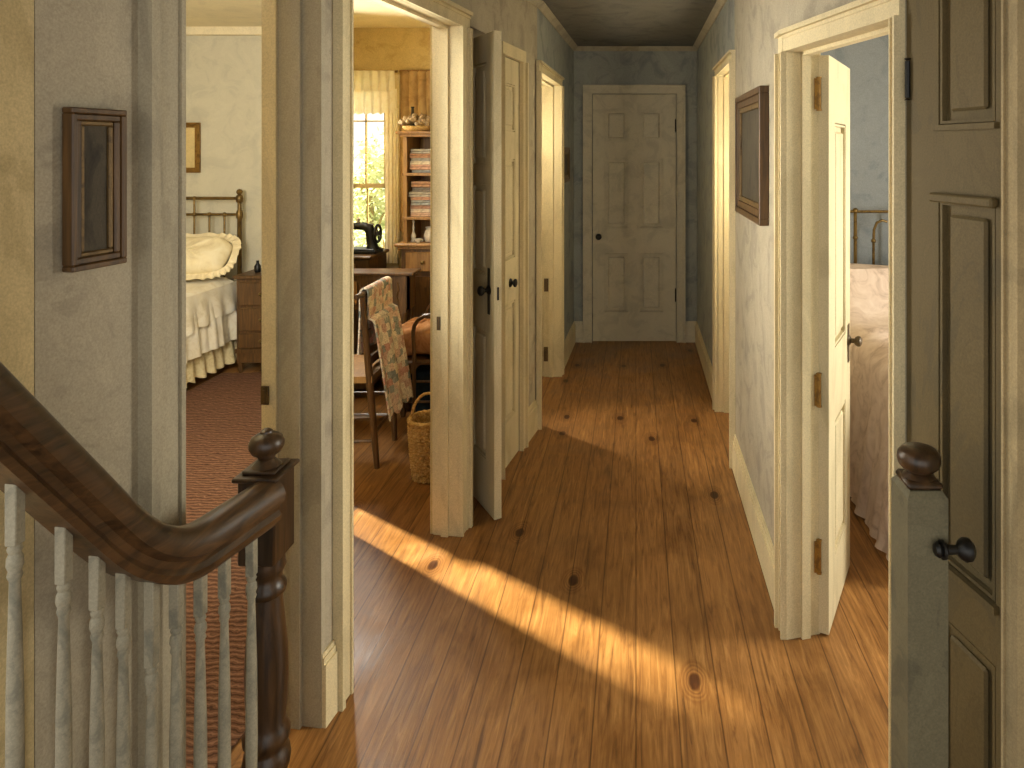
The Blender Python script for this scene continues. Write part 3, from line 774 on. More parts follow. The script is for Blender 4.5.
# nightstand
ns = empty('nightstand', (-2.64, 5.09, 0)); tag(ns, 'dark wooden nightstand beside the brass bed', 'nightstand')
MB().box(-.2, .2, -.17, .16, .665, .69, bev=.006).build('top', 'walnut', ns)
MB().box(-.18, .18, -.15, .15, .07, .665, bev=.004).box(-.185, .185, -.158, .155, .14, .17).build('body', 'walnut', ns)
for z0, z1 in ((.48, .64), (.30, .46), (.18, .28)):
    dr = MB().box(-.155, .155, -.166, -.15, z0, z1, bev=.004).build('drawer', 'walnut', ns)
    MB().ball((0, -.176, (z0 + z1) / 2), .012, 10).build('knob', 'brass', dr, True)
for x in (-.16, .16):
    for y in (-.13, .13):
        MB().lathe([(.012, 0), (.02, .02), (.014, .045), (.022, .075)], (x, y, 0), seg=10).build('foot', 'walnut', ns, True)
vb = MB().lathe([(.018, 0), (.022, .01), (.022, .045), (.012, .06), (.009, .075), (.012, .08), (.012, .084)], seg=14).build('bottle', 'iron', None, True)
vb.location = (-2.735, 5.06, .691); tag(vb, 'tiny dark bottle standing on the bedroom nightstand', 'bottle')
picture('picture_frame', (-3.41, BB - .003, 1.592), (0, -1), .235, .378, .038, .025, 'gilt framed print on the left bedroom wall above the bed', 'gilt', 'paper', 'gilt')

# ------------------------------------------------------------------ sewing room
W1 = (-2.20, -1.715, .86, 2.05)
mb = MB()
mb.box(-PK * SY - .05, W1[0], SY, SY + .1, 0, CEIL).box(W1[1], -.98, SY, SY + .1, 0, CEIL).box(W1[0], W1[1], SY, SY + .1, 0, W1[2]).box(W1[0], W1[1], SY, SY + .1, W1[3], CEIL)
struct('wall_sewing', mb, 'wall_sew', 'ochre papered wall above the sewing room window', 'wall')
mb = MB()
for a, b in (((-.842, 2.87), (-.95, 3.7)), ((-.95, 3.7), (-1.0, SY + .1))):
    d_ = Vector(b) - Vector(a); n_v = Vector((-d_.y, d_.x)).normalized()
    mb.seg(a, b, n_v, -.02, 0, 0, CEIL)
struct('wall_sewing_right', mb, 'wall_sew', 'ochre papered right wall of the sewing room', 'wall')
struct('ceiling_sewing', MB().prism([(LX(2.05) - .14, 2.05), (LX(2.88) - .1, 2.88), (-.83, 2.88), (-.98, 4.95), (-2.4, 4.95)], CEIL, CEIL + .06), 'ceil_room', 'warm cream ceiling of the sewing room', 'ceiling')
wn = empty('window_1', ((W1[0] + W1[1]) / 2, SY + .05, W1[2])); tag(wn, 'tall bright sash window behind the sewing machine', 'window', kind='structure')
ww, hh = W1[1] - W1[0], W1[3] - W1[2]
MB().box(-ww / 2, -ww / 2 + .018, -.05, .05, 0, hh).box(ww / 2 - .018, ww / 2, -.05, .05, 0, hh).box(-ww / 2, ww / 2, -.05, .05, hh - .02, hh).box(-ww / 2 - .085, ww / 2 + .085, -.085, -.05, -.03, 0).build('window_frame', 'trim', wn)
mb = MB().box(ww / 2, ww / 2 + .065, -.068, -.05, 0, hh).box(ww / 2 + .065, ww / 2 + .085, -.076, -.05, 0, hh).box(-ww / 2 - .085, -ww / 2, -.068, -.05, 0, hh).box(-ww / 2 - .085, ww / 2 + .085, -.068, -.05, hh, hh + .045).box(-ww / 2 - .07, ww / 2 + .07, -.066, -.05, -.12, -.03)
mb.build('window_casing', 'trim', wn)
zm = EYE - 36 * SY / F - W1[2]
for nm, y, z0, z1 in (('sash', .012, 0, zm + .015), ('sash', -.015, zm - .015, hh - .02)):
    s = MB(); xl, xr = -ww / 2 + .018, ww / 2 - .018
    s.box(xl, xl + .022, y - .012, y + .012, z0, z1).box(xr - .022, xr, y - .012, y + .012, z0, z1).box(xl, xr, y - .012, y + .012, z0, z0 + .03).box(xl, xr, y - .012, y + .012, z1 - .028, z1)
    for k in (1, 2):
        x = xl + (xr - xl) * k / 3; s.box(x - .005, x + .005, y - .008, y + .008, z0, z1)
    if z0 > .1: s.box(xl, xr, y - .008, y + .008, (z0 + z1) / 2 + .10, (z0 + z1) / 2 + .11)
    so = s.build(nm, 'trim', wn)
    MB().box(xl, xr, y - .0015, y + .0015, z0, z1).build('pane', 'glass', so)
# lace valance
va = empty('valance', (-1.93, SY - .06, 2.0)); tag(va, 'two tier sheer lace valance across the sewing room window', 'curtain')
def val_fn(z0, z1, yo, ph):
    def fn(u, v):
        x = -.36 + .665 * u
        sc = .016 * abs(math.sin(u * 42 + ph)) if v > .95 else 0
        return (x, yo - .012 * math.sin(u * 74 + ph) * (.4 + v) - .01, z0 - (z0 - z1) * v - sc)
    return fn
MB().grid(val_fn(.108, -.02, -.075, 0), 110, 8).build('upper_tier', 'curtain', va, True)
MB().grid(val_fn(-.01, -.17, -.025, 1), 110, 8).build('lower_tier', 'curtain', va, True)
MB().tube([(-.37, -.06, .104), (.32, -.06, .104)], .008).build('rod', 'brass', va, True)
# narrow lace panel at the right window edge
cp = MB().grid(lambda u, v: (-1.715 + .09 * u, SY - .068 - .008 * math.sin(u * 22), 1.86 - 1.06 * v), 30, 10).build('lace_curtain', 'curtain', None, True)
tag(cp, 'narrow white lace curtain hanging at the right window edge', 'curtain')
# brown striped drape behind the hutch
dr = empty('striped_drape', (-1.42, SY - .006, 1.0)); tag(dr, 'brown and tan striped drape hanging behind the tall hutch', 'curtain')
nst = 9
for i in range(nst):
    xa = -.205 + i * .06
    MB().grid(lambda u, v, xa=xa: (xa + .06 * u, -.02 - .02 * math.sin(u * math.pi), 1.115 - 1.1 * v), 6, 4, .003).build('pleat', 'drape', dr, True)
MB().tube([(-.21, -.015, 1.118), (.36, -.015, 1.118)], .01).build('heading_rod', 'oak', dr, True)

# hutch
HX0, HX1, HF, HBk = -1.492, -1.06, 4.49, 4.79
hu = empty('hutch', ((HX0 + HX1) / 2, (HF + HBk) / 2, 0)); tag(hu, 'tall oak hutch with cornice and open shelves of folded fabric', 'hutch')
hw = (HX1 - HX0) / 2; hd = (HBk - HF) / 2
zt = lambda py, y=HF: EYE - (py - VY) * y / F
Z_top, Z_s1, Z_s2, Z_base = zt(134), zt(173), zt(217), zt(243)
MB().box(-hw, -hw + .022, -hd, hd, Z_base, Z_top).box(hw - .022, hw, -hd, hd, Z_base, Z_top).box(-hw, hw, hd - .015, hd, Z_base, Z_top).build('upper_case', 'oak', hu)
MB().box(-hw - .04, hw + .04, -hd - .04, hd, Z_top, Z_top + .018, bev=.004).box(-hw - .022, hw + .022, -hd - .022, hd, Z_top - .018, Z_top, bev=.003).build('cornice', 'oak', hu)
for z in (Z_s1, Z_s2): MB().box(-hw - .006, hw, -hd - .008, hd - .015, z - .018, z, bev=.002).build('shelf', 'oak', hu)
MB().box(-hw - .045, hw + .03, -hd - .045, hd, Z_base - .02, Z_base, bev=.005).box(-hw - .03, hw + .02, -hd - .03, hd, Z_base - .038, Z_base - .02, bev=.004).build('counter', 'oak', hu)
MB().box(-hw - .01, hw + .01, -hd - .012, hd, .06, Z_base - .038, bev=.004).box(-hw - .02, hw + .02, -hd - .02, hd, 0, .06).build('base', 'walnut', hu)
dw = MB().box(-hw + .02, hw - .02, -hd - .03, -hd - .012, Z_base - .18, Z_base - .055, bev=.006).build('drawer', 'oak', hu)
MB().lathe([(.006, 0), (.006, -.012), (.013, -.018), (.013, -.024), (.002, -.03)], (-.08, -hd - .03, Z_base - .117), 'Y', 12).build('knob', 'brass', dw, True)
dd = MB().box(-hw + .02, -hw + .075, -hd - .026, -hd - .012, .1, Z_base - .21).box(hw - .075, hw - .02, -hd - .026, -hd - .012, .1, Z_base - .21).box(-hw + .02, hw - .02, -hd - .026, -hd - .012, .1, .17).box(-hw + .02, hw - .02, -hd - .026, -hd - .012, Z_base - .28, Z_base - .21).box(-hw + .07, hw - .07, -hd - .018, -hd - .012, .15, Z_base - .25).build('cupboard_door', 'walnut', hu)
# folded fabrics: one object each
def stack(z, specs, where, group):
    n = len(specs)
    for i, (col, h, dx, nm) in enumerate(specs):
        g_ = sum(col) / 3; col = tuple(int(x * .6 + g_ * .4 + 8) for x in col)
        mb = MB()
        w_ = .150 + .006 * ((i * 7) % 3); dp = .11
        nf = 2
        hf = h / nf
        for k in range(nf):
            mb.box(-w_, w_ - .012 * (k % 2), -dp, dp - .01 * k, k * hf + .0004, (k + 1) * hf - .0004, bev=hf * .42, seg=2)
        for v_ in mb.bm.verts:
            v_.co.z += .0016 * math.sin(v_.co.x * 40 + i) * (1 if 0.002 < v_.co.z < h - .002 else 0)
        c = lin(col)
        mm = cloth('fabric_%s_%d' % (where.split()[0], i), [tuple(int(x * .62) for x in col), col, tuple(min(255, int(x * 1.15)) for x in col)], 26)
        ob = mb.build('folded_fabric', mm, None, True)
        ob.location = (HX0 + .012 + .175 + dx, HF + .13, z)
        z += h + .0004
        pos = ['bottom', 'second from bottom', 'third from bottom', 'fourth from bottom', 'fifth from bottom', 'sixth from bottom', 'seventh from bottom', 'eighth from bottom'][i]
        if i == n - 1: pos = 'topmost'
        tag(ob, '%s folded fabric, %s of the stack on the %s' % (nm, pos, where), 'fabric', group)
stack(Z_s1 + .001, [((128, 136, 140), .018, .01, 'grey blue'), ((202, 140, 110), .034, .0, 'salmon pink'), ((206, 190, 158), .022, .008, 'cream'), ((140, 136, 128), .020, .004, 'dusty grey'), ((176, 112, 72), .028, -.002, 'rust brown'), ((150, 142, 126), .030, .012, 'taupe')],
      'upper hutch shelf', 'folded fabrics on the upper hutch shelf')
stack(Z_s2 + .001, [((206, 158, 128), .026, .0, 'peach'), ((212, 188, 158), .022, .006, 'ivory'), ((176, 120, 92), .022, .01, 'terracotta'), ((142, 148, 148), .034, .002, 'slate grey'), ((200, 132, 96), .020, .006, 'orange pink'), ((168, 156, 138), .034, .0, 'stone grey'), ((120, 110, 104), .026, .012, 'charcoal'), ((186, 126, 84), .040, .008, 'russet')],
      'lower hutch shelf', 'folded fabrics on the lower hutch shelf')
# things on the hutch
bk = empty('dried_flower_basket', (HX0 + .075, HF + .06, Z_top + .0185)); tag(bk, 'low basket heaped with dried flowers on top of the hutch', 'basket')
MB().lathe([(.07, 0), (.095, .02), (.10, .032), (.09, .034)], seg=18).build('bowl', 'wicker', bk, True)
mb = MB()
for i in range(90):
    a = random.random() * 6.28; r_ = .115 * math.sqrt(random.random()); 
    mb.ball((r_ * math.cos(a), r_ * math.sin(a), .034 + .06 * (1 - (r_ / .125) ** 2) + .012 * random.random()), .012 + .008 * random.random(), 6)
tag(mb.build('dried_flowers', 'dried', bk), 'pale dried flower heads')
bo = MB().lathe([(.018, 0), (.022, .01), (.022, .10), (.010, .125), (.009, .16), (.012, .163), (.012, .17)], seg=14).build('bottle', 'iron', None, True)
bo.location = (-1.500, 4.70, Z_top + .0185); tag(bo, 'tall dark bottle behind the dried flowers on the hutch', 'bottle')
fg = empty('figurine', (HX0 + .046, HF + .06, Z_base + .0005)); tag(fg, 'slim white china figurine at the left of the hutch niche', 'figurine')
MB().lathe([(.018, 0), (.020, .005), (.012, .015), (.016, .03), (.018, .04), (.008, .06), (.006, .08), (.009, .09), (.006, .1), (.005, .12), (.008, .128), (.006, .14), (.001, .146)], seg=12).build('body', 'china', fg, True)
cu = empty('teacup', (HX0 + .088, HF + .02, Z_base + .0005)); tag(cu, 'little white china cup in the middle of the hutch niche', 'cup')
MB().lathe([(.012, 0), (.013, .004), (.018, .012), (.021, .026), (.019, .026), (.015, .012), (.002, .008)], seg=14, cap=False).build('bowl', 'china', cu, True)
MB().tube([(.02, 0, .02), (.03, 0, .022), (.032, 0, .014), (.024, 0, .008), (.018, 0, .01)], .0025, 6).build('handle', 'china', cu, True)
gl_ = empty('milk_jug', (HX0 + .145, HF + .08, Z_base + .0005)); tag(gl_, 'white china jug at the right of the hutch niche', 'jug')
MB().lathe([(.026, 0), (.034, .012), (.038, .035), (.030, .065), (.022, .08), (.028, .095), (.025, .095), (.018, .08), (.002, .02)], seg=16, cap=False).build('body', 'china', gl_, True)
MB().tube([(.028, 0, .085), (.055, 0, .08), (.058, 0, .05), (.037, 0, .03)], .004, 6).build('handle', 'china', gl_, True)

# machine cabinet by the window
mc = empty('sewing_cabinet', (-1.94, 4.58, 0)); tag(mc, 'brown wooden cabinet with drawer under the sewing machine', 'cabinet')
ct = .905
MB().box(-.085, .27, -.175, .165, ct - .022, ct, bev=.006).build('top', 'walnut', mc)
MB().box(-.075, .25, -.155, .155, .06, ct - .022, bev=.004).box(.19, .252, -.158, .157, .1, ct - .03).build('body', 'walnut', mc)
d_ = MB().box(-.05, .17, -.168, -.155, ct - .17, ct - .05, bev=.005).build('drawer', 'oak', mc)
MB().tube([(.06 + .04 * math.cos(t * math.pi / 8), -.176, ct - .105 - .018 * math.sin(t * math.pi / 8)) for t in range(9)], .006, 6).build('handle', 'iron', d_, True)
d_ = MB().box(-.05, .17, -.168, -.155, ct - .32, ct - .19, bev=.005).build('drawer', 'oak', mc)
MB().tube([(.06 + .04 * math.cos(t * math.pi / 8), -.176, ct - .245 - .018 * math.sin(t * math.pi / 8)) for t in range(9)], .006, 6).build('handle', 'iron', d_, True)
# sewing machine
sm = empty('sewing_machine', (-1.79, 4.56, ct + .0005)); tag(sm, 'black sewing machine with spoked hand wheel on the cabinet by the window', 'sewing machine')
MB().box(-.24, .12, -.075, .075, 0, .022, bev=.006, seg=2).box(-.23, .11, -.065, .065, .022, .032, bev=.004).build('base', 'iron', sm)
mb = MB()
mb.tube([(.075, 0, .02), (.07, 0, .05), (.062, 0, .09), (.06, 0, .13), (.05, 0, .16), (.02, 0, .172), (-.05, 0, .172), (-.12, 0, .168), (-.17, 0, .16), (-.185, 0, .14), (-.187, 0, .09)], [.045, .034, .029, .032, .034, .027, .023, .022, .024, .023, .02], 12)
mb.build('arm', 'iron', sm, True)
mb = MB()
mb.tube([(.108, .055 * math.cos(t * math.pi / 12), .125 + .055 * math.sin(t * math.pi / 12)) for t in range(24)], .009, 8, closed=True)
for t in range(4): mb.tube([(.108, 0, .125), (.108, .055 * math.cos(t * math.pi / 2 + .4), .125 + .055 * math.sin(t * math.pi / 2 + .4))], .005, 6)
mb.tube([(.06, 0, .125), (.12, 0, .125)], .012, 8)
mb.build('hand_wheel', 'iron', sm, True)
MB().tube([(-.187, 0, .095), (-.187, 0, .04)], .005, 6).box(-.2, -.174, -.012, .012, .036, .042).build('needle_bar', 'brass', sm, True)
MB().lathe([(.008, 0), (.012, .004), (.012, .028), (.008, .032), (.003, .04)], (-.02, 0, .194), seg=10).build('spool', 'china', sm, True)

# low table in front
tb = empty('side_table', (-1.72, 4.235, 0)); tag(tb, 'low dark wooden table with carved apron before the sewing cabinet', 'table')
tz = .855
MB().box(-.17, .415, -.14, .02, tz - .018, tz, bev=.004).build('table_top', 'walnut', tb)
mb = MB().box(-.15, .385, -.115, -.1, tz - .22, tz - .018).box(-.15, .385, -.02, -.005, tz - .22, tz - .018).box(.37, .385, -.115, -.005, tz - .22, tz - .018).box(-.15, -.135, -.115, -.005, tz - .22, tz - .018)
for i in range(6):
    mb.tube([(.09 + .045 * i, -.118, tz - .06), (.10 + .045 * i, -.121, tz - .10), (.085 + .045 * i, -.121, tz - .14), (.105 + .045 * i, -.118, tz - .19)], .007, 6)
mb.build('apron', 'walnut', tb)
d_ = MB().box(-.1, .08, -.128, -.115, tz - .19, tz - .05, bev=.004).build('drawer', 'oak', tb)
MB().ball((-.01, -.138, tz - .12), .012, 10).build('knob', 'iron', d_, True)
for x in (-.13, .345):
    for y in (-.1, -.01):
        MB().box(x - .02, x + .02, y - .02, y + .02, tz - .24, tz - .018).lathe([(.014, 0), (.02, .03), (.013, .06), (.018, .2), (.024, .4), (.016, .56), (.022, .6), (.022, tz - .24)], (x, y, 0), seg=12).build('leg', 'walnut', tb, True)

# ladder-back chair with the quilt
ch = empty('ladder_back_chair', (-1.48, 3.6, 0)); tag(ch, 'dark ladder back chair with a patchwork quilt over its top rail', 'chair')
def cl(p): return Vector(p) - Vector((-1.48, 3.6, 0))
n0, n1, f0, f1 = (-1.282, 3.465, 0), (-1.330, 3.40, .872), (-1.31, 3.80, 0), (-1.330, 3.76, .872)
def on(a, b, t): return tuple(Vector(a) + (Vector(b) - Vector(a)) * t)
for a, b in ((n0, n1), (f0, f1)):
    MB().tube([cl(a), cl(on(a, b, .25)), cl(on(a, b, .5)), cl(on(a, b, .75)), cl(b)], [.014, .017, .018, .016, .013], 10).build('back_post', 'chairwood', ch, True)
def slat(t0, h, ext=0):
    a, b = Vector(on(n0, n1, t0)), Vector(on(f0, f1, t0)); d__ = (b - a).normalized()
    a = a - d__ * ext
    return MB().grid(lambda u, v: cl(a + (b - a) * u + Vector((-.03 * math.sin(math.pi * u), 0, h * (v - .5)))), 10, 3, .012)
MB().tube([cl(Vector(n1) + Vector((0, -.07, 0))), cl(n1), cl(on(n1, f1, .5)), cl(f1), cl(Vector(f1) + Vector((0, .03, 0)))], [.012, .014, .015, .014, .011], 10).build('crest_rail', 'chairwood', ch, True)
for t in (.93, .74, .58): slat(t, .03 if t > .9 else .045).build('back_slat', 'chairwood', ch, True)
SZ = .455
MB().prism([tuple(cl((-1.29, 3.42, 0)))[:2], tuple(cl((-1.31, 3.78, 0)))[:2], tuple(cl((-1.70, 3.80, 0)))[:2], tuple(cl((-1.70, 3.40, 0)))[:2]], SZ - .02, SZ + .012).build('seat', 'oak', ch)
fl, fr_ = (-1.68, 3.42, 0), (-1.68, 3.78, 0)
for a in (fl, fr_): MB().lathe([(.012, 0), (.017, .12), (.018, .4), (.016, SZ - .02)], cl(a), seg=10).build('front_leg', 'chairwood', ch, True)
for z in (.14, .26):
    for a, b in ((on(n0, n1, z / .872), fl), (on(f0, f1, z / .872), fr_)):
        MB().tube([cl((a[0], a[1], z)), cl((b[0], b[1], z))], .009, 8).build('stretcher', 'chairwood', ch, True)
MB().tube([cl(on(n0, n1, .2)), cl(on(f0, f1, .2))], .009, 8).build('stretcher', 'chairwood', ch, True)
# quilt draped over the crest rail
def quilt_fn(u, v):
    # u across (near -> far along the rail), v from back hem over rail to front hem
    a = Vector(n1) + (Vector(f1) - Vector(n1)) * (.06 + .90 * u)
    rx = .024; Lb, Lf = .30, .62
    s = v * (Lb + Lf + math.pi * rx)
    if s < Lb: off = (-rx, -(Lb - s))
    elif s < Lb + math.pi * rx:
        t = (s - Lb) / rx; off = (-rx * math.cos(t), rx * math.sin(t))
    else: off = (rx, -(s - Lb - math.pi * rx))
    drop = max(0, -off[1])
    fold = .010 * math.sin(u * 13 + 2 * v) * min(1, drop * 5)
    hem = .012 * math.sin(u * 30) if v > .98 else 0
    return (a.x + off[0] + fold + .17 * drop * (1 if v > .5 else -.1), a.y + .02 * drop - .05 * drop * (1 - u), a.z + .004 + off[1] + hem)
q = MB().grid(quilt_fn, 24, 70, .008).build('quilt', 'quilt', None, True)
tag(q, 'faded pink and green patchwork quilt hanging over the chair back', 'quilt')

# hoop-arm chair with cushion
ac = empty('bentwood_chair', (-1.18, 3.98, 0)); tag(ac, 'brown bentwood chair with hoop arms behind the wicker basket', 'chair')
def hoop(y, x0, x1, zt_, r_=.011):
    pts = [(x0, y, 0), (x0 + .004, y, .2), (x0 + .006, y, .45)]
    for i in range(0, 9):
        a = math.pi - math.pi * i / 8; pts.append(((x0 + x1) / 2 + (x1 - x0) / 2 * math.cos(a), y, zt_ - .09 + .09 * math.sin(a)))
    pts += [(x1, y, .45), (x1, y, 0)]
    return MB().tube(pts, r_, 8)
hoop(-.18, -.03, .17, .68).build('hoop_arm', 'chairwood', ac, True)
hoop(.20, -.07, .13, .68).build('hoop_arm', 'chairwood', ac, True)
MB().box(-.16, .165, -.165, .185, .40, .425, bev=.01, seg=2).build('seat', 'chairwood', ac)
for y in (-.15, .17): MB().lathe([(.010, 0), (.014, .2), (.015, .4)], (-.14, y, 0), seg=8).build('front_leg', 'chairwood', ac, True)
for z in (.2, .31): MB().tube([(-.14, -.16, z), (.165, -.16, z)], .007, 6).build('stretcher', 'chairwood', ac, True)
cu = pillow('cushion', (-1.185, 3.99, .515), .162, .145, .083, 0, 0, 'cushion', 'thick rust brown cushion on the bentwood chair seat', 'cushion', .3)
nb = MB()
nb.box(-.11, .11, -.09, .09, 0, .33, bev=.03, seg=3)
nbo = nb.build('fabric_bag', 'navy', None, True); nbo.location = (-1.16, 4.0, 0.001); tag(nbo, 'dark navy cloth bag standing under the bentwood chair', 'bag')

# wicker basket
bs = empty('wicker_basket', (-1.0, 3.36, 0)); tag(bs, 'woven wicker basket with arched handle on the sewing room floor', 'basket')
mb = MB(); rows = 17
def brad(z): return .060 + .022 * min(1, z / .26) + .004 * math.sin(z * 12)
nn_ = 36
for k in range(rows):
    z = .012 + .265 * k / (rows - 1)
    mb.tube([((brad(z) + .005 * (1 if (i + k) % 2 else -1)) * math.cos(2 * math.pi * i / nn_), (brad(z) + .005 * (1 if (i + k) % 2 else -1)) * math.sin(2 * math.pi * i / nn_), z) for i in range(nn_)], .0085, 6, closed=True)
mb.lathe([(.002, .004), (.060, .004), (.062, .012), (.081, .27), (.077, .27), (.056, .016), (.002, .014)], seg=24, cap=False)
mb.build('body', 'wicker', bs, True)
MB().tube([((brad(.28) + .004) * math.cos(2 * math.pi * i / 40), (brad(.28) + .004) * math.sin(2 * math.pi * i / 40), .285 + .003 * (i % 2)) for i in range(40)], .011, 8, closed=True).build('rim', 'wicker', bs, True)
MB().tube([(-.084 * math.cos(t * math.pi / 12), .02, .27 + .13 * math.sin(t * math.pi / 12)) for t in range(13)], .007, 8).build('handle', 'wicker', bs, True)

# ------------------------------------------------------------------ closets and right rooms
mb = MB().prism([(-.80, 2.96), (-.838, 2.965), (-.905, 3.34), (-.89, 3.34), (-.825, 2.978), (-.80, 2.975)], 0, CEIL)
mb.prism([(-.905, 3.345), (-.76, 3.345), (-.76, 3.36), (-.905, 3.36)], 0, CEIL)
struct('wall_closet', mb, 'wall_cream', 'dim plaster inside the narrow hall closet', 'wall')
struct('ceiling_closet', MB().prism([(LX(2.95) - .05, 2.95), (LX(3.95) - .05, 3.95), (LX(5.8) - .05, 5.85), (-1.0, 5.85), (-.985, 4.8), (-.94, 3.7), (-.84, 2.95)], CEIL, CEIL + .06), 'ceil_room', 'plaster ceiling over the closets on the left', 'ceiling')
struct('wall_closet_back', MB().box(-1.05, -.55, 5.78, 5.86, 0, CEIL).box(-1.05, -1.0, 4.95, 5.8, 0, CEIL), 'ceil_room', 'cream plaster back wall of the far left closet', 'wall')
# far right closet
mb = MB().box(.85, .87, 3.3, 4.5, 0, CEIL).box(.58, .85, 4.48, 4.5, 0, CEIL).box(.58, .85, 3.3, 3.32, 0, CEIL)
struct('wall_closet_right', mb, 'ceil_room', 'cream plaster walls of the far right closet', 'wall')
struct('ceiling_right', MB().prism([(.52, 5.9), (.50, 2.3), (.62, 1.5), (3.0, 1.5), (3.0, 5.9)], CEIL, CEIL + .06), 'ceil_room', 'cream ceiling of the right bedroom', 'ceiling')
RB = 4.55
struct('wall_right_bedroom', MB().box(.58, 3.0, RB, RB + .1, 0, CEIL), 'wall_blue', 'blue grey plaster wall behind the right brass headboard', 'wall')
WR = (1.75, 2.75, .7, 2.0)
mb = MB().box(2.7, 2.8, 1.5, WR[0], 0, CEIL).box(2.7, 2.8, WR[1], RB, 0, CEIL).box(2.7, 2.8, WR[0], WR[1], 0, WR[2]).box(2.7, 2.8, WR[0], WR[1], WR[3], CEIL)
struct('wall_right_outer', mb, 'wall_blue', 'blue grey outer wall of the right bedroom', 'wall')
struct('wall_right_near', MB().box(.73, 2.75, 1.50, 1.58, 0, CEIL), 'wall_blue', 'blue grey near wall of the right bedroom', 'wall')
w3 = empty('window_3', (2.75, (WR[0] + WR[1]) / 2, WR[2])); tag(w3, 'window lighting the right bedroom door', 'window', kind='structure')
MB().box(-.03, .03, -.5, -.46, 0, 1.3).box(-.03, .03, .46, .5, 0, 1.3).box(-.03, .03, -.5, .5, 0, .04).box(-.03, .03, -.5, .5, 1.26, 1.3).box(-.02, .02, -.46, .46, .63, .67).build('window_frame', 'trim', w3)
MB().box(-.002, .002, -.46, .46, .04, 1.26).build('pane', 'glass', w3)

rb = empty('bed', (1.7, 3.45, 0)); tag(rb, 'brass bedstead with curled headboard in the right bedroom', 'bed')
def rl_(p): return Vector(p) - Vector((1.7, 3.45, 0))
HY = 4.42
mb = MB().tube([rl_((1.04, HY, 1.185)), rl_((2.36, HY, 1.185))], .009).tube([rl_((1.04, HY, .6)), rl_((2.36, HY, .6))], .011)
mb.build('headboard', 'brass', rb, True)
for x in (1.04, 2.36):
    MB().lathe([(.018, 0), (.018, 1.15), (.024, 1.165), (.024, 1.2), (.012, 1.21), (.02, 1.225), (.014, 1.245), (.001, 1.25)], rl_((x, HY, 0)), seg=12).build('bedpost', 'brass', rb, True)
for i in range(5):
    x = 1.385 + .26 * i
    if x > 2.3: break
    MB().tube([rl_((x, HY, .6)), rl_((x, HY, 1.185))], .011).ball(rl_((x, HY, 1.19)), .019, 10).ball(rl_((x, HY, 1.02)), .016, 10).build('spindle', 'brass', rb, True)
    MB().tube([rl_((x + .115, HY, .6)), rl_((x + .115, HY, 1.0)), rl_((x + .118, HY, 1.07)), rl_((x + .135, HY, 1.115)), rl_((x + .17, HY, 1.13)), rl_((x + .2, HY, 1.12))], .009).ball(rl_((x + .115, HY, 1.0)), .016, 10).build('curl', 'brass', rb, True)
for x in (1.1, 2.3): MB().lathe([(.018, 0), (.018, .3)], rl_((x, 2.6, 0)), seg=10).build('bedpost', 'brass', rb, True)
MB().box(-.64, .64, -.93, .92, .28, .60, bev=.05, seg=3).build('mattress', 'spread', rb, True)
def pink_fn(u, v):
    y = 2.50 + 1.86 * v
    s = u * 1.98; topw = 1.28; drop = .66
    hump = .20 * max(0, min(1, (v - .62) / .16)) ** 2 * (1 - max(0, (v - .9) / .1) * .3)
    rip = .020 * math.sin(v * 46 + 2 * math.sin(9 * v)) + .010 * math.sin(v * 95 + 1)
    wr = .010 * math.sin(14 * v + 9 * u) + .006 * math.sin(33 * v - 21 * u)
    if s < drop - .05:
        t = drop - .05 - s
        hem = .025 * math.sin(v * 58) if u < .01 else 0
        x = 1.035 - .07 * (t / drop) - abs(rip) * (t * 1.8); z = .60 - t - hem + hump * .6
        z = max(z, .015)
    else:
        t = s - (drop - .05); a = min(1, t / .14)
        x = 1.035 + .12 * (1 - math.cos(a * math.pi / 2)) + max(0, t - .14) * .95
        z = .60 + .10 * math.sin(a * math.pi / 2) + wr + hump * (.6 + .4 * a)
    return (x, y, z)
ps = MB().grid(pink_fn, 60, 110, .006).build('bedspread', 'pink', None, True)
tag(ps, 'pale pinkish white bedspread draped to the floor over the right bed', 'bedspread')

# ------------------------------------------------------------------ outdoors beyond the sewing window
struct('ground', MB().box(-16, 6, 6.25, 26, -.6, -.5), 'lawn', 'pale sunlit lawn outside the sewing room window', 'ground')
def tree(name, c, rad, n, size, m, trunk_h, label, cat):
    e = empty(name, c); tag(e, label, cat)
    mb = MB(); clumps = [(Vector((random.gauss(0, .45) * rad[0], random.gauss(0, .45) * rad[1], trunk_h + rad[2] + random.uniform(-.8, .8) * rad[2]))) for _ in range(16)]
    for _ in range(n):
        cc = random.choice(clumps); p = cc + Vector((random.gauss(0, .2) * rad[0], random.gauss(0, .2) * rad[1], random.gauss(0, .16) * rad[2]))
        a = Vector((random.gauss(0, 1), random.gauss(0, 1), random.gauss(0, .6))).normalized(); b = a.orthogonal().normalized()
        if random.random() < .5: b = a.cross(b)
        s = size * random.uniform(.7, 1.3)
        mb.add([p - a * s, p + b * s * .45, p + a * s, p - b * s * .45], [(0, 1, 2, 3)])
    mb.build('foliage', m, e)
    t = MB().tube([(0, 0, 0), (.03, 0, trunk_h * .5), (-.02, .02, trunk_h + rad[2] * .6), (.05, 0, trunk_h + rad[2] * 1.5)], [.07, .055, .04, .012], 8)
    for k in range(4):
        a = k * 1.6; t.tube([(0, 0, trunk_h + .2 * k), (.4 * rad[0] * math.cos(a), .4 * rad[1] * math.sin(a), trunk_h + .2 * k + .45)], [.03, .008], 6)
    t.build('trunk', 'bark', e, True)
tree('tree', (-3.15, 8.3, -.5), (.55, .6, .8), 1500, .055, 'leaf', 1.0, 'small leafy garden tree framed by the sewing room window', 'tree')
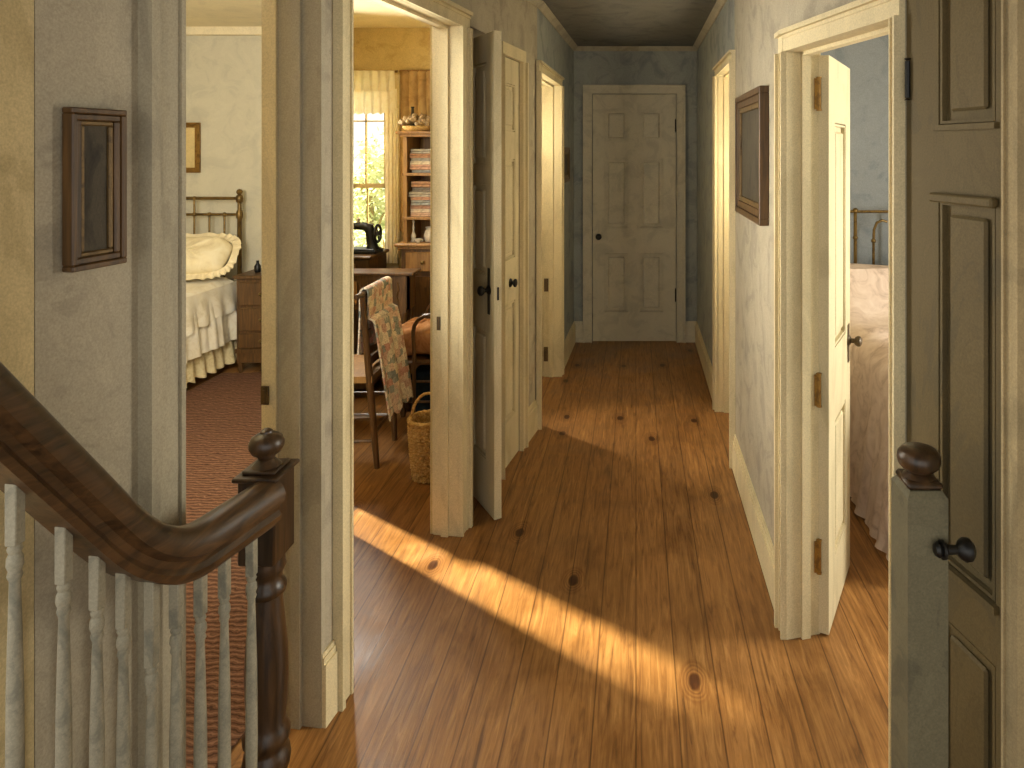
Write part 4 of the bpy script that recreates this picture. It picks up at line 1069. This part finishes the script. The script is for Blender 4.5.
for x, y, s, lb in ((-2.55, 7.2, .45, 'low pale green shrub outside the window at the lower right'), (-4.2, 10.2, .7, 'round green shrub behind the little garden tree'), (-5.6, 13.5, 1.2, 'far hazy shrub beyond the garden tree')):
    tree('shrub', (x, y, -.5), (s, s, s * .75), 900, .07, 'leaf2', .12, lb, 'shrub')

# ------------------------------------------------------------------ light
wd = bpy.data.worlds.new('daylight'); bpy.context.scene.world = wd; wd.use_nodes = True
b_ = wd.node_tree.nodes['Background']; b_.inputs[0].default_value = (.97, .95, .88, 1); b_.inputs[1].default_value = 1.2

def light(name, kind, loc, energy, color, aim=None, **kw):
    l = bpy.data.lights.new(name, kind); l.energy = energy; l.color = color
    for k, v in kw.items(): setattr(l, k, v)
    o = bpy.data.objects.new(name, l); C.objects.link(o); o.location = loc
    if aim is not None: o.rotation_euler = Vector(aim).to_track_quat('-Z', 'Y').to_euler()
    return o
el = R(20.0)
light('sun', 'SUN', (0, 0, 10), 33.0, (1.0, .87, .60), (.814 * math.cos(el), -.581 * math.cos(el), -math.sin(el)), angle=R(2.2))
light('sewing_room_fill', 'AREA', (-1.32, 2.62, 2.2), 11, (1, .95, .82), (.25, .35, -.9), shape='DISK', size=.4)  # unseen fill added in the sewing room to brighten the jamb
light('sewing_door_fill', 'AREA', (-1.0, 2.40, 1.45), 13, (1, .95, .82), (1, .08, -.03), shape='RECTANGLE', size=.4, size_y=1.2, spread=R(122))  # added behind the pier to throw warm light on the right wall
light('sewing_window_light', 'AREA', (-1.90, 4.40, 1.75), 17, (1, .97, .88), (.5, -1, -.2), shape='RECTANGLE', size=.16, size_y=.6)
light('bedroom_fill', 'AREA', (-1.95, 1.62, 1.8), 56, (1, .95, .83), (-.35, 1, .25), shape='RECTANGLE', size=.9, size_y=1.2)  # added fill, no window there; brightens the jamb and bed
light('right_window_light', 'AREA', (2.62, 2.25, 1.4), 50, (1, .95, .82), (-1, .1, -.05), shape='RECTANGLE', size=.9, size_y=1.2)
light('far_left_sun_standin', 'SPOT', (-.90, 4.30, 1.05), 34, (1, .88, .66), (.95, -.62, -1.02), spot_size=R(62), spot_blend=.9, shadow_soft_size=.03)  # added spot standing in for sunlight through the far left doorway
light('far_left_fill', 'POINT', (-.80, 4.42, 1.7), 8, (1, .91, .7), shadow_soft_size=.08)  # hidden point added to brighten the far left jamb
light('far_right_fill', 'POINT', (.72, 3.70, 1.5), 11, (1, .91, .7), shadow_soft_size=.08)  # hidden point added to brighten the far right jamb
light('hall_front_fill', 'AREA', (-.5, -1.2, 1.9), 3, (1, .95, .86), (-.05, 1, -.1), shape='RECTANGLE', size=1.2, size_y=1.4)  # fill added behind the camera, no window stands there

# ------------------------------------------------------------------ camera
cd = bpy.data.cameras.new('camera'); cam = bpy.data.objects.new('camera', cd); C.objects.link(cam)
cam.location = (0, 0, EYE); cam.rotation_euler = (R(90), 0, 0)
cd.sensor_width = 36; cd.sensor_fit = 'HORIZONTAL'; cd.lens = 36 * F / 1024
cd.shift_x = -(VX - 512) / 1024; cd.shift_y = -(384 - VY) / 1024
cd.clip_start = .02; cd.clip_end = 200
sc = bpy.context.scene; sc.camera = cam
sc.view_settings.view_transform = 'Standard'; sc.view_settings.look = 'None'; sc.view_settings.gamma = 1; sc.view_settings.exposure = .4
sc.view_settings.use_curve_mapping = False
sc.cycles.max_bounces = 8; sc.cycles.diffuse_bounces = 5; sc.cycles.transparent_max_bounces = 12
sc.cycles.use_denoising = True
